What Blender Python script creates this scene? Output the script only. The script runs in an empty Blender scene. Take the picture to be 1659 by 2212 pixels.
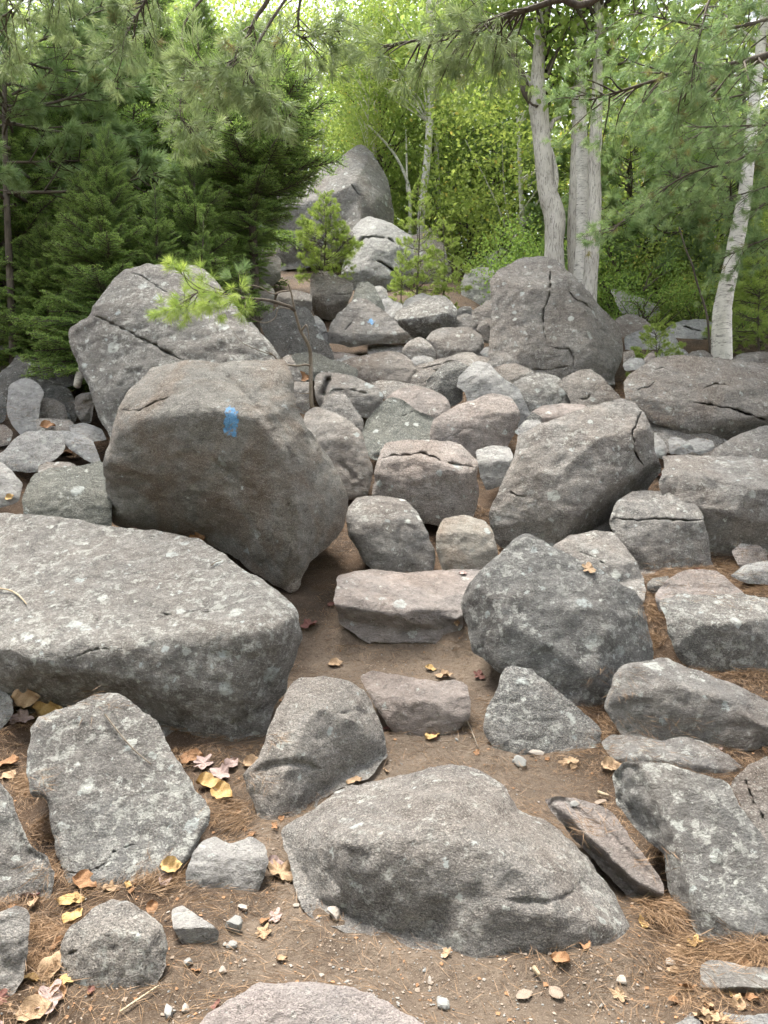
import bpy, bmesh, math, random
import numpy as np
from mathutils import Vector, Matrix, Euler
from mathutils.geometry import delaunay_2d_cdt
from mathutils.bvhtree import BVHTree

R = math.radians
random.seed(7)
rng = np.random.default_rng(11)
scene = bpy.context.scene
COL = scene.collection

# ------------------------------------------------------------------ camera
CAM_Z = 1.6
FPX, CU, CV = 1597.0, 829.5, 1106.0          # focal length and centre in the units the outlines were measured in
cam_d = bpy.data.cameras.new('camera')
cam_d.sensor_fit = 'VERTICAL'; cam_d.sensor_height = 36.0
cam_d.lens = 36.0 * FPX / 2212.0
cam_d.clip_start = 0.05; cam_d.clip_end = 1000.0
cam = bpy.data.objects.new('camera', cam_d); COL.objects.link(cam)
cam.location = (0, 0, CAM_Z); cam.rotation_euler = (R(90), 0, 0)
scene.camera = cam
scene.render.resolution_x = 768; scene.render.resolution_y = 1024

# ------------------------------------------------------------------ sky and sun
SUN_EL, SUN_AZ = R(73), R(-45)               # azimuth from +Y, negative = to the left
world = bpy.data.worlds.new('World'); scene.world = world; world.use_nodes = True
nt = world.node_tree; nt.nodes.clear()
out = nt.nodes.new('ShaderNodeOutputWorld')
sky = nt.nodes.new('ShaderNodeTexSky'); sky.sky_type = 'NISHITA'; sky.sun_disc = False
sky.sun_elevation = SUN_EL; sky.sun_rotation = SUN_AZ; sky.air_density = 1.0; sky.dust_density = 2.5
bg1 = nt.nodes.new('ShaderNodeBackground'); bg1.inputs['Strength'].default_value = 0.11
bg2 = nt.nodes.new('ShaderNodeBackground'); bg2.inputs['Strength'].default_value = 0.70
bg2.inputs['Color'].default_value = (1.0, 0.985, 0.965, 1)
mx = nt.nodes.new('ShaderNodeMixShader'); mx.inputs[0].default_value = 0.62   # thin white cloud over the blue
nt.links.new(sky.outputs[0], bg1.inputs['Color'])
nt.links.new(bg1.outputs[0], mx.inputs[1]); nt.links.new(bg2.outputs[0], mx.inputs[2])
nt.links.new(mx.outputs[0], out.inputs['Surface'])
sun_d = bpy.data.lights.new('sun', 'SUN'); sun_d.energy = 3.6; sun_d.angle = R(22); sun_d.color = (1.0, 0.95, 0.86)
sun = bpy.data.objects.new('sun', sun_d); COL.objects.link(sun)
sd = Vector((math.sin(SUN_AZ) * math.cos(SUN_EL), math.cos(SUN_AZ) * math.cos(SUN_EL), math.sin(SUN_EL)))
sun.rotation_euler = sd.to_track_quat('Z', 'Y').to_euler()
scene.view_settings.view_transform = 'Standard'; scene.view_settings.look = 'None'
scene.view_settings.exposure = 1.95; scene.view_settings.gamma = 1.0
scene.view_settings.use_curve_mapping = False
scene.cycles.max_bounces = 5; scene.cycles.transmission_bounces = 4; scene.cycles.diffuse_bounces = 3
scene.cycles.use_adaptive_sampling = True; scene.cycles.adaptive_threshold = 0.03
scene.cycles.transparent_max_bounces = 8

# ------------------------------------------------------------------ helpers
def tag(o, label=None, cat=None, group=None, kind=None):
    if label: o['label'] = label
    if cat: o['category'] = cat
    if group: o['group'] = group
    if kind: o['kind'] = kind
    return o

def mesh_obj(name, verts, tris, mat, parent=None, smooth=True, loc=None):
    me = bpy.data.meshes.new(name)
    verts = np.asarray(verts, dtype=np.float32); tris = np.asarray(tris, dtype=np.int32)
    if loc is not None: verts = verts - np.asarray(loc, dtype=np.float32)
    me.vertices.add(len(verts)); me.vertices.foreach_set('co', verts.ravel())
    k = tris.shape[1]
    me.loops.add(tris.size); me.loops.foreach_set('vertex_index', tris.ravel())
    me.polygons.add(len(tris))
    me.polygons.foreach_set('loop_start', np.arange(0, tris.size, k, dtype=np.int32))
    me.polygons.foreach_set('use_smooth', np.full(len(tris), smooth))
    me.update(calc_edges=True); me.validate()
    if mat: me.materials.append(mat)
    o = bpy.data.objects.new(name, me); COL.objects.link(o)
    if loc is not None: o.location = loc
    if parent: o.parent = parent
    return o

def set_attr(o, name, vals):
    a = o.data.attributes.new(name, 'FLOAT', 'POINT')
    a.data.foreach_set('value', np.asarray(vals, dtype=np.float32))

def empty(name, loc):
    o = bpy.data.objects.new(name, None); COL.objects.link(o); o.location = loc
    o.empty_display_size = 0.1
    return o

def unp(u, v, d):
    return np.stack([(u - CU) / FPX * d, d + 0 * u, CAM_Z + (CV - v) / FPX * d], axis=-1)
def P3(u, v, d): return Vector(((u - CU) / FPX * d, d, CAM_Z + (CV - v) / FPX * d))

def _hash(ix, iy, iz, s):
    h = (ix.astype(np.int64) * 374761393 + iy.astype(np.int64) * 668265263 + iz.astype(np.int64) * 2147483647 + s * 1274126177) & 0xffffffff
    h = ((h ^ (h >> 13)) * 1274126177) & 0xffffffff
    h = ((h ^ (h >> 16)) * 2246822519) & 0xffffffff
    return ((h ^ (h >> 15)) & 0xffffff) / float(0xffffff) * 2 - 1
def vnoise(p, s=0):
    f = np.floor(p); t = p - f; t = t * t * t * (t * (t * 6 - 15) + 10); i = f.astype(np.int64)
    r = 0
    for a in (0, 1):
        wa = t[:, 0] if a else 1 - t[:, 0]
        for b in (0, 1):
            wb = t[:, 1] if b else 1 - t[:, 1]
            for c in (0, 1):
                wc = t[:, 2] if c else 1 - t[:, 2]
                r = r + wa * wb * wc * _hash(i[:, 0] + a, i[:, 1] + b, i[:, 2] + c, s)
    return r
def vec_noise(p, s): return np.stack([vnoise(p, s), vnoise(p + 17.3, s + 1), vnoise(p + 41.7, s + 2)], -1)
def fbm(p, s, o=3):
    r = 0; a = 1.0
    for k in range(o): r = r + a * vnoise(p * 2 ** k + 3.1 * k, s + k); a *= 0.5
    return r

# ------------------------------------------------------------------ materials
def new_mat(name):
    m = bpy.data.materials.new(name); m.use_nodes = True
    n = m.node_tree; n.nodes.clear()
    o = n.nodes.new('ShaderNodeOutputMaterial')
    return m, n, o
def N(n, typ, **kw):
    x = n.nodes.new(typ)
    for k, v in kw.items(): setattr(x, k, v)
    return x
def noise(n, vec, scale, detail=4, rough=0.6, dist=0.0):
    x = N(n, 'ShaderNodeTexNoise'); x.inputs['Scale'].default_value = scale
    x.inputs['Detail'].default_value = detail; x.inputs['Roughness'].default_value = rough
    x.inputs['Distortion'].default_value = dist
    n.links.new(vec, x.inputs['Vector']); return x.outputs['Fac']
def ramp(n, fac, a, b, ca=0.0, cb=1.0):
    x = N(n, 'ShaderNodeMapRange'); x.inputs['From Min'].default_value = a; x.inputs['From Max'].default_value = b
    x.inputs['To Min'].default_value = ca; x.inputs['To Max'].default_value = cb
    n.links.new(fac, x.inputs['Value']); return x.outputs[0]
def math_(n, op, a, b):
    x = N(n, 'ShaderNodeMath', operation=op)
    for i, s in enumerate((a, b)):
        if isinstance(s, (int, float)): x.inputs[i].default_value = s
        else: n.links.new(s, x.inputs[i])
    return x.outputs[0]
def mixc(n, fac, a, b, mode='MIX'):
    x = N(n, 'ShaderNodeMix', data_type='RGBA', blend_type=mode)
    for s, i in ((fac, 0), (a, 6), (b, 7)):
        if isinstance(s, (int, float)): x.inputs[i].default_value = s
        elif isinstance(s, tuple): x.inputs[i].default_value = (*s, 1)
        else: n.links.new(s, x.inputs[i])
    return x.outputs[2]
def coords(n, rand=True):
    tc = N(n, 'ShaderNodeTexCoord'); v = tc.outputs['Object']
    if rand:
        oi = N(n, 'ShaderNodeObjectInfo'); ad = N(n, 'ShaderNodeVectorMath', operation='ADD')
        sc = math_(n, 'MULTIPLY', oi.outputs['Random'], 37.0)
        n.links.new(v, ad.inputs[0]); n.links.new(sc, ad.inputs[1]); v = ad.outputs[0]
    return v

def rock_mat(name, base, warm, lichen=0.5, stain=0.3, stainc=(0.13, 0.075, 0.045), contrast=1.0, tilt=0.0, lichc=(0.53, 0.535, 0.50)):
    base = (base[0] * .97, base[1] * 1.0, base[2] * 1.06); warm = (warm[0] * .97, warm[1] * 1.0, warm[2] * 1.06)
    m, n, o = new_mat(name); v = coords(n)
    st = N(n, 'ShaderNodeMapping'); st.inputs['Scale'].default_value = (1, 1, 1.5); st.inputs['Rotation'].default_value = (0.3, tilt, 0.2)
    n.links.new(v, st.inputs[0]); vs = st.outputs[0]
    big = noise(n, v, 2.2, 4, 0.6, 0.6)
    oi = N(n, 'ShaderNodeObjectInfo'); rnd = oi.outputs['Random']
    r2 = math_(n, 'FRACT', math_(n, 'MULTIPLY', rnd, 7.31), 0.0)
    c = mixc(n, ramp(n, big, 0.36, 0.64), base, warm)
    c = mixc(n, math_(n, 'MULTIPLY', ramp(n, rnd, 0.0, 1.0), 0.45), c, tuple(x * k for x, k in zip(base, (.72, .76, .80))))
    c = mixc(n, math_(n, 'MULTIPLY', ramp(n, r2, 0.6, 1.0), 0.40), c, tuple(x * k for x, k in zip(warm, (1.25, 1.17, 1.10))))
    # dirty dark mottling and pale worn mottling, several sizes
    mid = noise(n, vs, 9, 8, 0.72, 0.4)
    c = mixc(n, math_(n, 'MULTIPLY', ramp(n, mid, 0.50, 0.33), 0.75 * contrast), c, tuple(x * 0.42 for x in base))
    c = mixc(n, math_(n, 'MULTIPLY', ramp(n, mid, 0.54, 0.72), 0.65 * contrast), c, tuple(min(0.6, x * 1.7) for x in warm))
    # stains
    if stain > 0:
        sn = noise(n, v, 1.6, 5, 0.65, 0.8)
        c = mixc(n, math_(n, 'MULTIPLY', ramp(n, sn, 0.44, 0.60), stain), c, stainc)
    # grains of feldspar and mica, coarse in some stones and faint in others
    gs = ramp(n, math_(n, 'FRACT', math_(n, 'MULTIPLY', rnd, 13.7), 0.0), 0.0, 1.0, 0.15, 0.95)
    g1 = noise(n, vs, 75, 3, 0.75); g2 = noise(n, vs, 150, 2, 0.7)
    c = mixc(n, math_(n, 'MULTIPLY', math_(n, 'MULTIPLY', ramp(n, g1, 0.55, 0.70), gs), 0.75), c, (0.60, 0.55, 0.49))
    c = mixc(n, math_(n, 'MULTIPLY', math_(n, 'MULTIPLY', ramp(n, g1, 0.45, 0.31), gs), 0.80), c, (0.045, 0.045, 0.042))
    g3 = noise(n, vs, 32, 4, 0.8)
    c = mixc(n, math_(n, 'MULTIPLY', math_(n, 'MULTIPLY', ramp(n, g3, 0.57, 0.70), gs), 0.42), c, (0.56, 0.51, 0.46))
    c = mixc(n, math_(n, 'MULTIPLY', math_(n, 'MULTIPLY', ramp(n, g3, 0.44, 0.33), gs), 0.5), c, (0.05, 0.048, 0.043))
    c = mixc(n, math_(n, 'MULTIPLY', math_(n, 'MULTIPLY', ramp(n, g2, 0.54, 0.70), gs), 0.6), c, (0.58, 0.53, 0.48))
    c = mixc(n, math_(n, 'MULTIPLY', math_(n, 'MULTIPLY', ramp(n, g2, 0.46, 0.30), gs), 0.7), c, (0.05, 0.05, 0.046))
    # crusts of pale lichen: ragged spots, gathered in patches
    if lichen > 0:
        cl = ramp(n, noise(n, v, 2.6, 3, 0.6), 0.62 - 0.25 * lichen, 0.70 - 0.22 * lichen)
        l1 = noise(n, v, 16, 7, 0.72, 0.3); l2 = noise(n, v, 40, 5, 0.7)
        mk = math_(n, 'MULTIPLY', ramp(n, l1, 0.57 - 0.05 * lichen, 0.62 - 0.05 * lichen), cl)
        mk2 = math_(n, 'MULTIPLY', ramp(n, l2, 0.60 - 0.04 * lichen, 0.655 - 0.04 * lichen), 0.8)
        mk = math_(n, 'MAXIMUM', mk, math_(n, 'MULTIPLY', mk2, ramp(n, big, 0.3, 0.55, 0.25, 1.0)))
        mk = math_(n, 'MULTIPLY', mk, ramp(n, g1, 0.36, 0.52, 0.35, 0.95))
        c = mixc(n, math_(n, 'MULTIPLY', mk, 0.7), c, lichc)
        # round ragged colonies, a few to a square metre
        dn = N(n, 'ShaderNodeTexNoise'); dn.inputs['Scale'].default_value = 18; dn.inputs['Detail'].default_value = 6; dn.inputs['Roughness'].default_value = 0.75
        n.links.new(v, dn.inputs['Vector'])
        dv = N(n, 'ShaderNodeVectorMath', operation='MULTIPLY_ADD'); dv.inputs[1].default_value = (.11, .11, .11)
        n.links.new(dn.outputs['Color'], dv.inputs[0]); n.links.new(v, dv.inputs[2])
        for sc_, th_, al_ in ((4.2, .30, .62), (9.0, .34, .55), (19.0, .34, .48)):
            vo = N(n, 'ShaderNodeTexVoronoi'); vo.inputs['Scale'].default_value = sc_; n.links.new(dv.outputs[0], vo.inputs['Vector'])
            sp = N(n, 'ShaderNodeSeparateColor'); n.links.new(vo.outputs['Color'], sp.inputs[0])
            rad = math_(n, 'MULTIPLY', ramp(n, sp.outputs[0], 1.0 - al_ * lichen, 1.0), th_)
            spot = ramp(n, math_(n, 'SUBTRACT', rad, vo.outputs['Distance']), 0.0, 0.05)
            spot = math_(n, 'MULTIPLY', spot, ramp(n, l1, 0.40, 0.52, 0.25, 0.95))
            c = mixc(n, spot, c, mixc(n, sp.outputs[1], (0.56, 0.57, 0.53), (0.46, 0.50, 0.50)))
        dk = noise(n, v, 22, 6, 0.75, 0.2)
        c = mixc(n, math_(n, 'MULTIPLY', ramp(n, dk, 0.60, 0.68), 0.5), c, (0.06, 0.065, 0.055))
    b = N(n, 'ShaderNodeBsdfPrincipled'); b.inputs['Roughness'].default_value = 0.88
    b.inputs['Specular IOR Level'].default_value = 0.22
    n.links.new(c, b.inputs['Base Color'])
    hb = math_(n, 'ADD', math_(n, 'MULTIPLY', noise(n, vs, 14, 9, 0.78, 0.3), 1.0), math_(n, 'MULTIPLY', g1, 0.35))
    bp = N(n, 'ShaderNodeBump'); bp.inputs['Strength'].default_value = 1.0; bp.inputs['Distance'].default_value = 0.07
    n.links.new(hb, bp.inputs['Height']); n.links.new(bp.outputs[0], b.inputs['Normal'])
    n.links.new(b.outputs[0], o.inputs['Surface'])
    return m

M = {}
M['grey']  = rock_mat('granite_grey', (0.245, 0.228, 0.208), (0.325, 0.293, 0.255), 0.55, 0.25)
M['lich']  = rock_mat('granite_lichen', (0.19, 0.182, 0.168), (0.262, 0.245, 0.219), .9, 0.15)
M['pale']  = rock_mat('granite_pale', (0.36, 0.35, 0.33), (0.45, 0.425, 0.39), 0.8, 0.1)
M['rosy']  = rock_mat('granite_rosy', (0.40, 0.35, 0.32), (0.47, 0.39, 0.35), 0.15, 0.0, contrast=0.6)
M['pink']  = rock_mat('granite_pink', (0.30, 0.265, 0.24), (0.375, 0.31, 0.27), 0.25, 0.25, (0.17, 0.11, 0.075))
M['tan']   = rock_mat('granite_tan', (0.27, 0.25, 0.215), (0.37, 0.335, 0.282), 0.12, 0.6, (0.215, 0.148, 0.102), 0.8)
M['brown'] = rock_mat('granite_brown', (0.235, 0.213, 0.19), (0.31, 0.272, 0.232), 0.45, 0.35)
M['dark']  = rock_mat('schist_dark', (0.125, 0.128, 0.120), (0.165, 0.158, 0.142), 0.45, 0.15)
M['green'] = rock_mat('basalt_green', (0.17, 0.178, 0.155), (0.205, 0.20, 0.165), 0.35, 0.1, (0.10, 0.10, 0.07), 0.6)

def dirt_mat():
    m, n, o = new_mat('trail_dirt'); v = coords(n, False)
    a = noise(n, v, 3, 5, 0.65); b_ = noise(n, v, 35, 6, 0.75); g = noise(n, v, 160, 3, 0.8)
    sx = N(n, 'ShaderNodeSeparateXYZ'); n.links.new(v, sx.inputs[0])
    wob = math_(n, 'MULTIPLY', math_(n, 'SUBTRACT', noise(n, v, 1.5, 4, 0.6), 0.5), 1.2)
    ex = N(n, 'ShaderNodeMath', operation='ABSOLUTE'); n.links.new(math_(n, 'ADD', math_(n, 'SUBTRACT', sx.outputs[0], 0.12), wob), ex.inputs[0])
    worn = math_(n, 'MULTIPLY', ramp(n, ex.outputs[0], 1.15, 0.6), ramp(n, math_(n, 'ADD', sx.outputs[1], wob), 6.1, 5.2))
    c = mixc(n, ramp(n, a, 0.35, 0.65), (0.118, 0.09, 0.069), (0.20, 0.158, 0.123))
    duff_shade = mixc(n, ramp(n, a, 0.35, 0.65), (0.045, 0.032, 0.024), (0.105, 0.068, 0.044))  # humus off the trail, its dark tone also painting shadow into the rock gaps
    c = mixc(n, worn, duff_shade, c)
    c = mixc(n, math_(n, 'MULTIPLY', ramp(n, b_, 0.5, 0.34), 0.7), c, (0.075, 0.052, 0.038))
    c = mixc(n, math_(n, 'MULTIPLY', ramp(n, b_, 0.56, 0.70), 0.5), c, (0.215, 0.175, 0.138))
    c = mixc(n, math_(n, 'MULTIPLY', ramp(n, g, 0.58, 0.68), 0.6), c, (0.42, 0.35, 0.27))
    b = N(n, 'ShaderNodeBsdfPrincipled'); b.inputs['Roughness'].default_value = 0.70
    b.inputs['Specular IOR Level'].default_value = 0.1
    n.links.new(c, b.inputs['Base Color'])
    bp = N(n, 'ShaderNodeBump'); bp.inputs['Strength'].default_value = 0.9; bp.inputs['Distance'].default_value = 0.03
    n.links.new(math_(n, 'ADD', b_, math_(n, 'MULTIPLY', g, 0.5)), bp.inputs['Height'])
    n.links.new(bp.outputs[0], b.inputs['Normal']); n.links.new(b.outputs[0], o.inputs['Surface'])
    return m
M['dirt'] = dirt_mat()

def leaf_mat(name, c1, c2, c3=None, trans=0.45, attr=None, rough=0.55, tintvar=0.25):
    """foliage: a face-by-face colour mix, light passing through"""
    m, n, o = new_mat(name)
    at = N(n, 'ShaderNodeAttribute', attribute_name='shade')
    oi = N(n, 'ShaderNodeObjectInfo')
    f = at.outputs['Fac']
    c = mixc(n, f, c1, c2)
    if c3: c = mixc(n, ramp(n, f, 0.93, 0.95), c, c3)
    c = mixc(n, math_(n, 'MULTIPLY', oi.outputs['Random'], tintvar), c, tuple(x * 0.55 for x in c1))
    d = N(n, 'ShaderNodeBsdfPrincipled'); d.inputs['Roughness'].default_value = rough; d.inputs['Specular IOR Level'].default_value = 0.3
    t = N(n, 'ShaderNodeBsdfTranslucent'); mxs = N(n, 'ShaderNodeMixShader'); mxs.inputs[0].default_value = trans
    n.links.new(c, d.inputs['Base Color']); n.links.new(mixc(n, 1.0, c, (1.0, 1.0, 0.85), 'MULTIPLY'), t.inputs['Color'])
    n.links.new(d.outputs[0], mxs.inputs[1]); n.links.new(t.outputs[0], mxs.inputs[2]); n.links.new(mxs.outputs[0], o.inputs['Surface'])
    return m
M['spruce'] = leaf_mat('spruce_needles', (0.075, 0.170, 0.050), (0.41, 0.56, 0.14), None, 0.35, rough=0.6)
M['pine'] = leaf_mat('pine_needles_green', (0.17, 0.27, 0.12), (0.35, 0.45, 0.20), (0.27, 0.24, 0.10), 0.35, rough=0.65)
M['pine_light'] = leaf_mat('pine_needles_near', (0.19, 0.26, 0.12), (0.40, 0.47, 0.24), (0.33, 0.27, 0.13), 0.35, rough=0.6)
M['pine_yellow'] = leaf_mat('pine_needles_young', (0.24, 0.34, 0.08), (0.46, 0.56, 0.15), None, 0.4, rough=0.6)
M['birchleaf'] = leaf_mat('birch_leaves', (0.23, 0.33, 0.08), (0.50, 0.57, 0.17), (0.68, 0.57, 0.16), 0.55)
M['mapleleaf'] = leaf_mat('maple_leaves', (0.19, 0.30, 0.08), (0.44, 0.54, 0.16), None, 0.55)
M['deepleaf'] = leaf_mat('understory_leaves', (0.14, 0.25, 0.06), (0.34, 0.47, 0.12), None, 0.55)
M['needle'] = leaf_mat('fallen_pine_needles', (0.12, 0.072, 0.042), (0.33, 0.215, 0.125), None, 0.1)

def wood_mat(name, c1, c2, scale=(8, 8, 2), fissure=0.5, bands=0.0):
    m, n, o = new_mat(name); v = coords(n)
    mp = N(n, 'ShaderNodeMapping'); mp.inputs['Scale'].default_value = scale; n.links.new(v, mp.inputs[0])
    a = noise(n, mp.outputs[0], 2.2, 6, 0.7, 0.5); b_ = noise(n, v, 3, 4, 0.6)
    c = mixc(n, ramp(n, b_, 0.35, 0.65), c1, c2)
    c = mixc(n, math_(n, 'MULTIPLY', ramp(n, a, 0.50, 0.40), fissure), c, tuple(x * 0.22 for x in c1))
    if bands:
        mb = N(n, 'ShaderNodeMapping'); mb.inputs['Scale'].default_value = (5, 5, 42); n.links.new(v, mb.inputs[0])
        k = noise(n, mb.outputs[0], 1.6, 4, 0.7, 0.4)
        c = mixc(n, math_(n, 'MULTIPLY', ramp(n, k, 0.56, 0.64), bands), c, (0.05, 0.045, 0.04))
    b = N(n, 'ShaderNodeBsdfPrincipled'); b.inputs['Roughness'].default_value = 0.85; b.inputs['Specular IOR Level'].default_value = 0.2
    n.links.new(c, b.inputs['Base Color'])
    bp = N(n, 'ShaderNodeBump'); bp.inputs['Strength'].default_value = 0.8; bp.inputs['Distance'].default_value = 0.02
    n.links.new(a, bp.inputs['Height']); n.links.new(bp.outputs[0], b.inputs['Normal']); n.links.new(b.outputs[0], o.inputs['Surface'])
    return m
M['maplebark'] = wood_mat('grey_bark', (0.42, 0.39, 0.35), (0.58, 0.55, 0.50), (24, 24, 3.6), 0.7)
M['birchbark'] = wood_mat('birch_bark', (0.52, 0.50, 0.46), (0.72, 0.69, 0.64), (5, 5, 5), 0.3, 0.9)
M['darkbark'] = wood_mat('dark_bark', (0.075, 0.062, 0.05), (0.125, 0.105, 0.085), (9, 9, 3), 0.5)
M['twig'] = wood_mat('twig_wood', (0.17, 0.14, 0.11), (0.25, 0.21, 0.17), (20, 20, 5), 0.4)
M['stick'] = wood_mat('pale_dry_wood', (0.40, 0.31, 0.20), (0.52, 0.43, 0.31), (20, 20, 5), 0.4)

def plain_mat(name, c1, c2, scale=30, rough=0.8, bump=0.4, trans=0.0):
    m, n, o = new_mat(name); v = coords(n)
    a = noise(n, v, scale, 5, 0.7); c = mixc(n, ramp(n, a, 0.35, 0.65), c1, c2)
    b = N(n, 'ShaderNodeBsdfPrincipled'); b.inputs['Roughness'].default_value = rough; b.inputs['Specular IOR Level'].default_value = 0.25
    n.links.new(c, b.inputs['Base Color'])
    bp = N(n, 'ShaderNodeBump'); bp.inputs['Strength'].default_value = bump; bp.inputs['Distance'].default_value = 0.01
    n.links.new(a, bp.inputs['Height']); n.links.new(bp.outputs[0], b.inputs['Normal']); n.links.new(b.outputs[0], o.inputs['Surface'])
    return m
def paint_mat():
    m, n, o = new_mat('blue_trail_paint'); v = coords(n)
    a = noise(n, v, 60, 5, 0.75); w = noise(n, v, 22, 5, 0.7)
    c = mixc(n, ramp(n, a, 0.35, 0.62), (0.07, 0.21, 0.43), (0.17, 0.40, 0.68))
    c = mixc(n, math_(n, 'MULTIPLY', ramp(n, w, 0.51, 0.56), 0.9), c, (0.24, 0.215, 0.18))
    b = N(n, 'ShaderNodeBsdfPrincipled'); b.inputs['Roughness'].default_value = 0.7
    n.links.new(c, b.inputs['Base Color'])
    bp = N(n, 'ShaderNodeBump'); bp.inputs['Strength'].default_value = 1.0; bp.inputs['Distance'].default_value = 0.03
    n.links.new(a, bp.inputs['Height']); n.links.new(bp.outputs[0], b.inputs['Normal']); n.links.new(b.outputs[0], o.inputs['Surface'])
    return m
M['paint'] = paint_mat()
M['leaf_yellow'] = plain_mat('fallen_leaf_yellow', (0.33, 0.21, 0.07), (0.45, 0.31, 0.15), 25, 0.6)
M['leaf_tan'] = plain_mat('fallen_leaf_tan', (0.23, 0.15, 0.09), (0.36, 0.26, 0.165), 25, 0.7)
M['leaf_brown'] = plain_mat('fallen_leaf_brown', (0.17, 0.085, 0.04), (0.30, 0.17, 0.09), 25, 0.7)
M['leaf_red'] = plain_mat('fallen_leaf_red', (0.12, 0.05, 0.042), (0.19, 0.09, 0.075), 25, 0.7)
M['leaf_mauve'] = plain_mat('fallen_leaf_mauve', (0.24, 0.17, 0.155), (0.36, 0.28, 0.26), 25, 0.7)
M['pebble_grey'] = plain_mat('pebble_grey', (0.16, 0.16, 0.155), (0.25, 0.25, 0.24), 40, 0.8)
M['pebble_pale'] = plain_mat('pebble_pale', (0.23, 0.20, 0.175), (0.34, 0.305, 0.27), 40, 0.8)
M['pebble_brown'] = plain_mat('pebble_brown', (0.17, 0.135, 0.105), (0.26, 0.21, 0.17), 40, 0.8)

# ------------------------------------------------------------------ ground
PY = np.array([-5, 0, 2.1, 3, 3.5, 4.2, 5.2, 5.7, 6.3, 7, 8, 10, 12, 14, 20, 30, 60, 200, 600.])
PZ = np.array([-.1, -.05, 0, .03, .12, .25, .55, .93, 1.12, 1.52, 2.22, 3.33, 4.45, 5.6, 8.6, 12.5, 20, 38, 60.])
def sstep(a, b, x):
    t = np.clip((x - a) / (b - a), 0, 1); return t * t * (3 - 2 * t)
def ground_z(x, y):
    x = np.asarray(x, float); y = np.asarray(y, float)
    z = np.interp(y, PY, PZ)
    flat = 4.35 + 0.11 * (y - 10)
    w = sstep(1.0, 3.2, x - 0.10 * np.maximum(0, y - 12)) * sstep(9.5, 12.5, y)
    z = z * (1 - w) + np.minimum(z, flat) * w
    p = np.stack([x.ravel() * 0.9, y.ravel() * 0.9, 0 * x.ravel()], -1)
    amp = np.clip(y.ravel() / 8, 0.35, 1.0)
    z = z + (amp * (0.03 * vnoise(p, 5) + 0.02 * vnoise(p * 3, 6) + 0.008 * vnoise(p * 11, 7) + 0.004 * vnoise(p * 30, 8))).reshape(x.shape)
    return z
def axis(fine_a, fine_b, step, far_a, far_b):
    a = list(np.arange(fine_a, fine_b, step)); s = step; x = a[-1]
    while x < far_b: s *= 1.13; x += s; a.append(x)
    b = []; s = step; x = fine_a
    while x > far_a: s *= 1.13; x -= s; b.append(x)
    return np.array(b[::-1] + a)
gx = axis(-3.2, 3.4, 0.03, -300, 300); gy = axis(1.2, 8.5, 0.03, -30, 600)
GX, GY = np.meshgrid(gx, gy); GZ = ground_z(GX, GY)
nx, ny = len(gx), len(gy)
gv = np.stack([GX.ravel(), GY.ravel(), GZ.ravel()], -1)
ii = (np.arange(ny - 1)[:, None] * nx + np.arange(nx - 1)[None, :]).ravel()
gq = np.stack([ii, ii + 1, ii + nx + 1, ii + nx], -1)
def gz1(x, y):
    i = int(np.clip(np.searchsorted(gx, x) - 1, 0, nx - 2)); j = int(np.clip(np.searchsorted(gy, y) - 1, 0, ny - 2))
    a_ = (x - gx[i]) / (gx[i + 1] - gx[i]); b_ = (y - gy[j]) / (gy[j + 1] - gy[j]); g = gv[:, 2]; k = j * nx + i
    return float((g[k] * (1 - a_) + g[k + 1] * a_) * (1 - b_) + (g[k + nx] * (1 - a_) + g[k + nx + 1] * a_) * b_)
ground = mesh_obj('ground', gv, gq, M['dirt']); tag(ground, kind='structure')
ground['label'] = 'brown trail dirt strewn with pine needles between the boulders'
def Dv(v):
    """distance at which the trail's slope shows at height v of the photograph"""
    d = np.linspace(1.5, 20, 2000); vv = CV - FPX * (np.interp(d, PY, PZ) - CAM_Z) / d
    return float(np.interp(-v, -vv, d))

# ------------------------------------------------------------------ boulders
REG = {'U': (1, 0, 0), 'A': (.5, 0, 0), 'B': (.5, 829.5, 0), 'C': (.5, 0, 540), 'D': (.4882, 648, 540), 'E': (.5, 829.5, 1026),
       'F': (.5, 0, 1080), 'G': (.5, 0, 1566), 'H': (.5, 829.5, 1566), 'I': (.25, 486, 302.4), 'J': (.25, 486, 540),
       'K': (.25, 756, 540), 'L': (.25, 1242, 540), 'M': (.25, 1242, 810), 'N': (.25, 0, 729), 'O': (.25, 648, 756), 'Q': (.25, 1242, 1134)}
def parse(reg, s):
    k, ox, oy = REG[reg]; r = []
    for t in s.split():
        q = [float(x) for x in t.split(',')]
        r.append((q[0] * k + ox, q[1] * k + oy, q[2] if len(q) > 2 else 0.0))
    return np.array(r)
def inside(px, py, poly):
    r = np.zeros(len(px), bool); n = len(poly); j = n - 1
    for i in range(n):
        xi, yi = poly[i]; xj, yj = poly[j]
        c = ((yi > py) != (yj > py))
        with np.errstate(divide='ignore', invalid='ignore'):
            r ^= c & (px < (xj - xi) * (py - yi) / (yj - yi + 1e-12) + xi)
        j = i
    return r
def seg_dist(p, poly, closed=True):
    a = poly; b = np.roll(poly, -1, 0)
    if not closed: a = poly[:-1]; b = poly[1:]
    best = np.full(len(p), 1e9)
    for i in range(len(a)):
        ab = b[i] - a[i]; L = (ab ** 2).sum() + 1e-9
        t = np.clip(((p - a[i]) @ ab) / L, 0, 1)
        best = np.minimum(best, ((p - a[i] - t[:, None] * ab) ** 2).sum(1))
    return np.sqrt(best)
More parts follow.
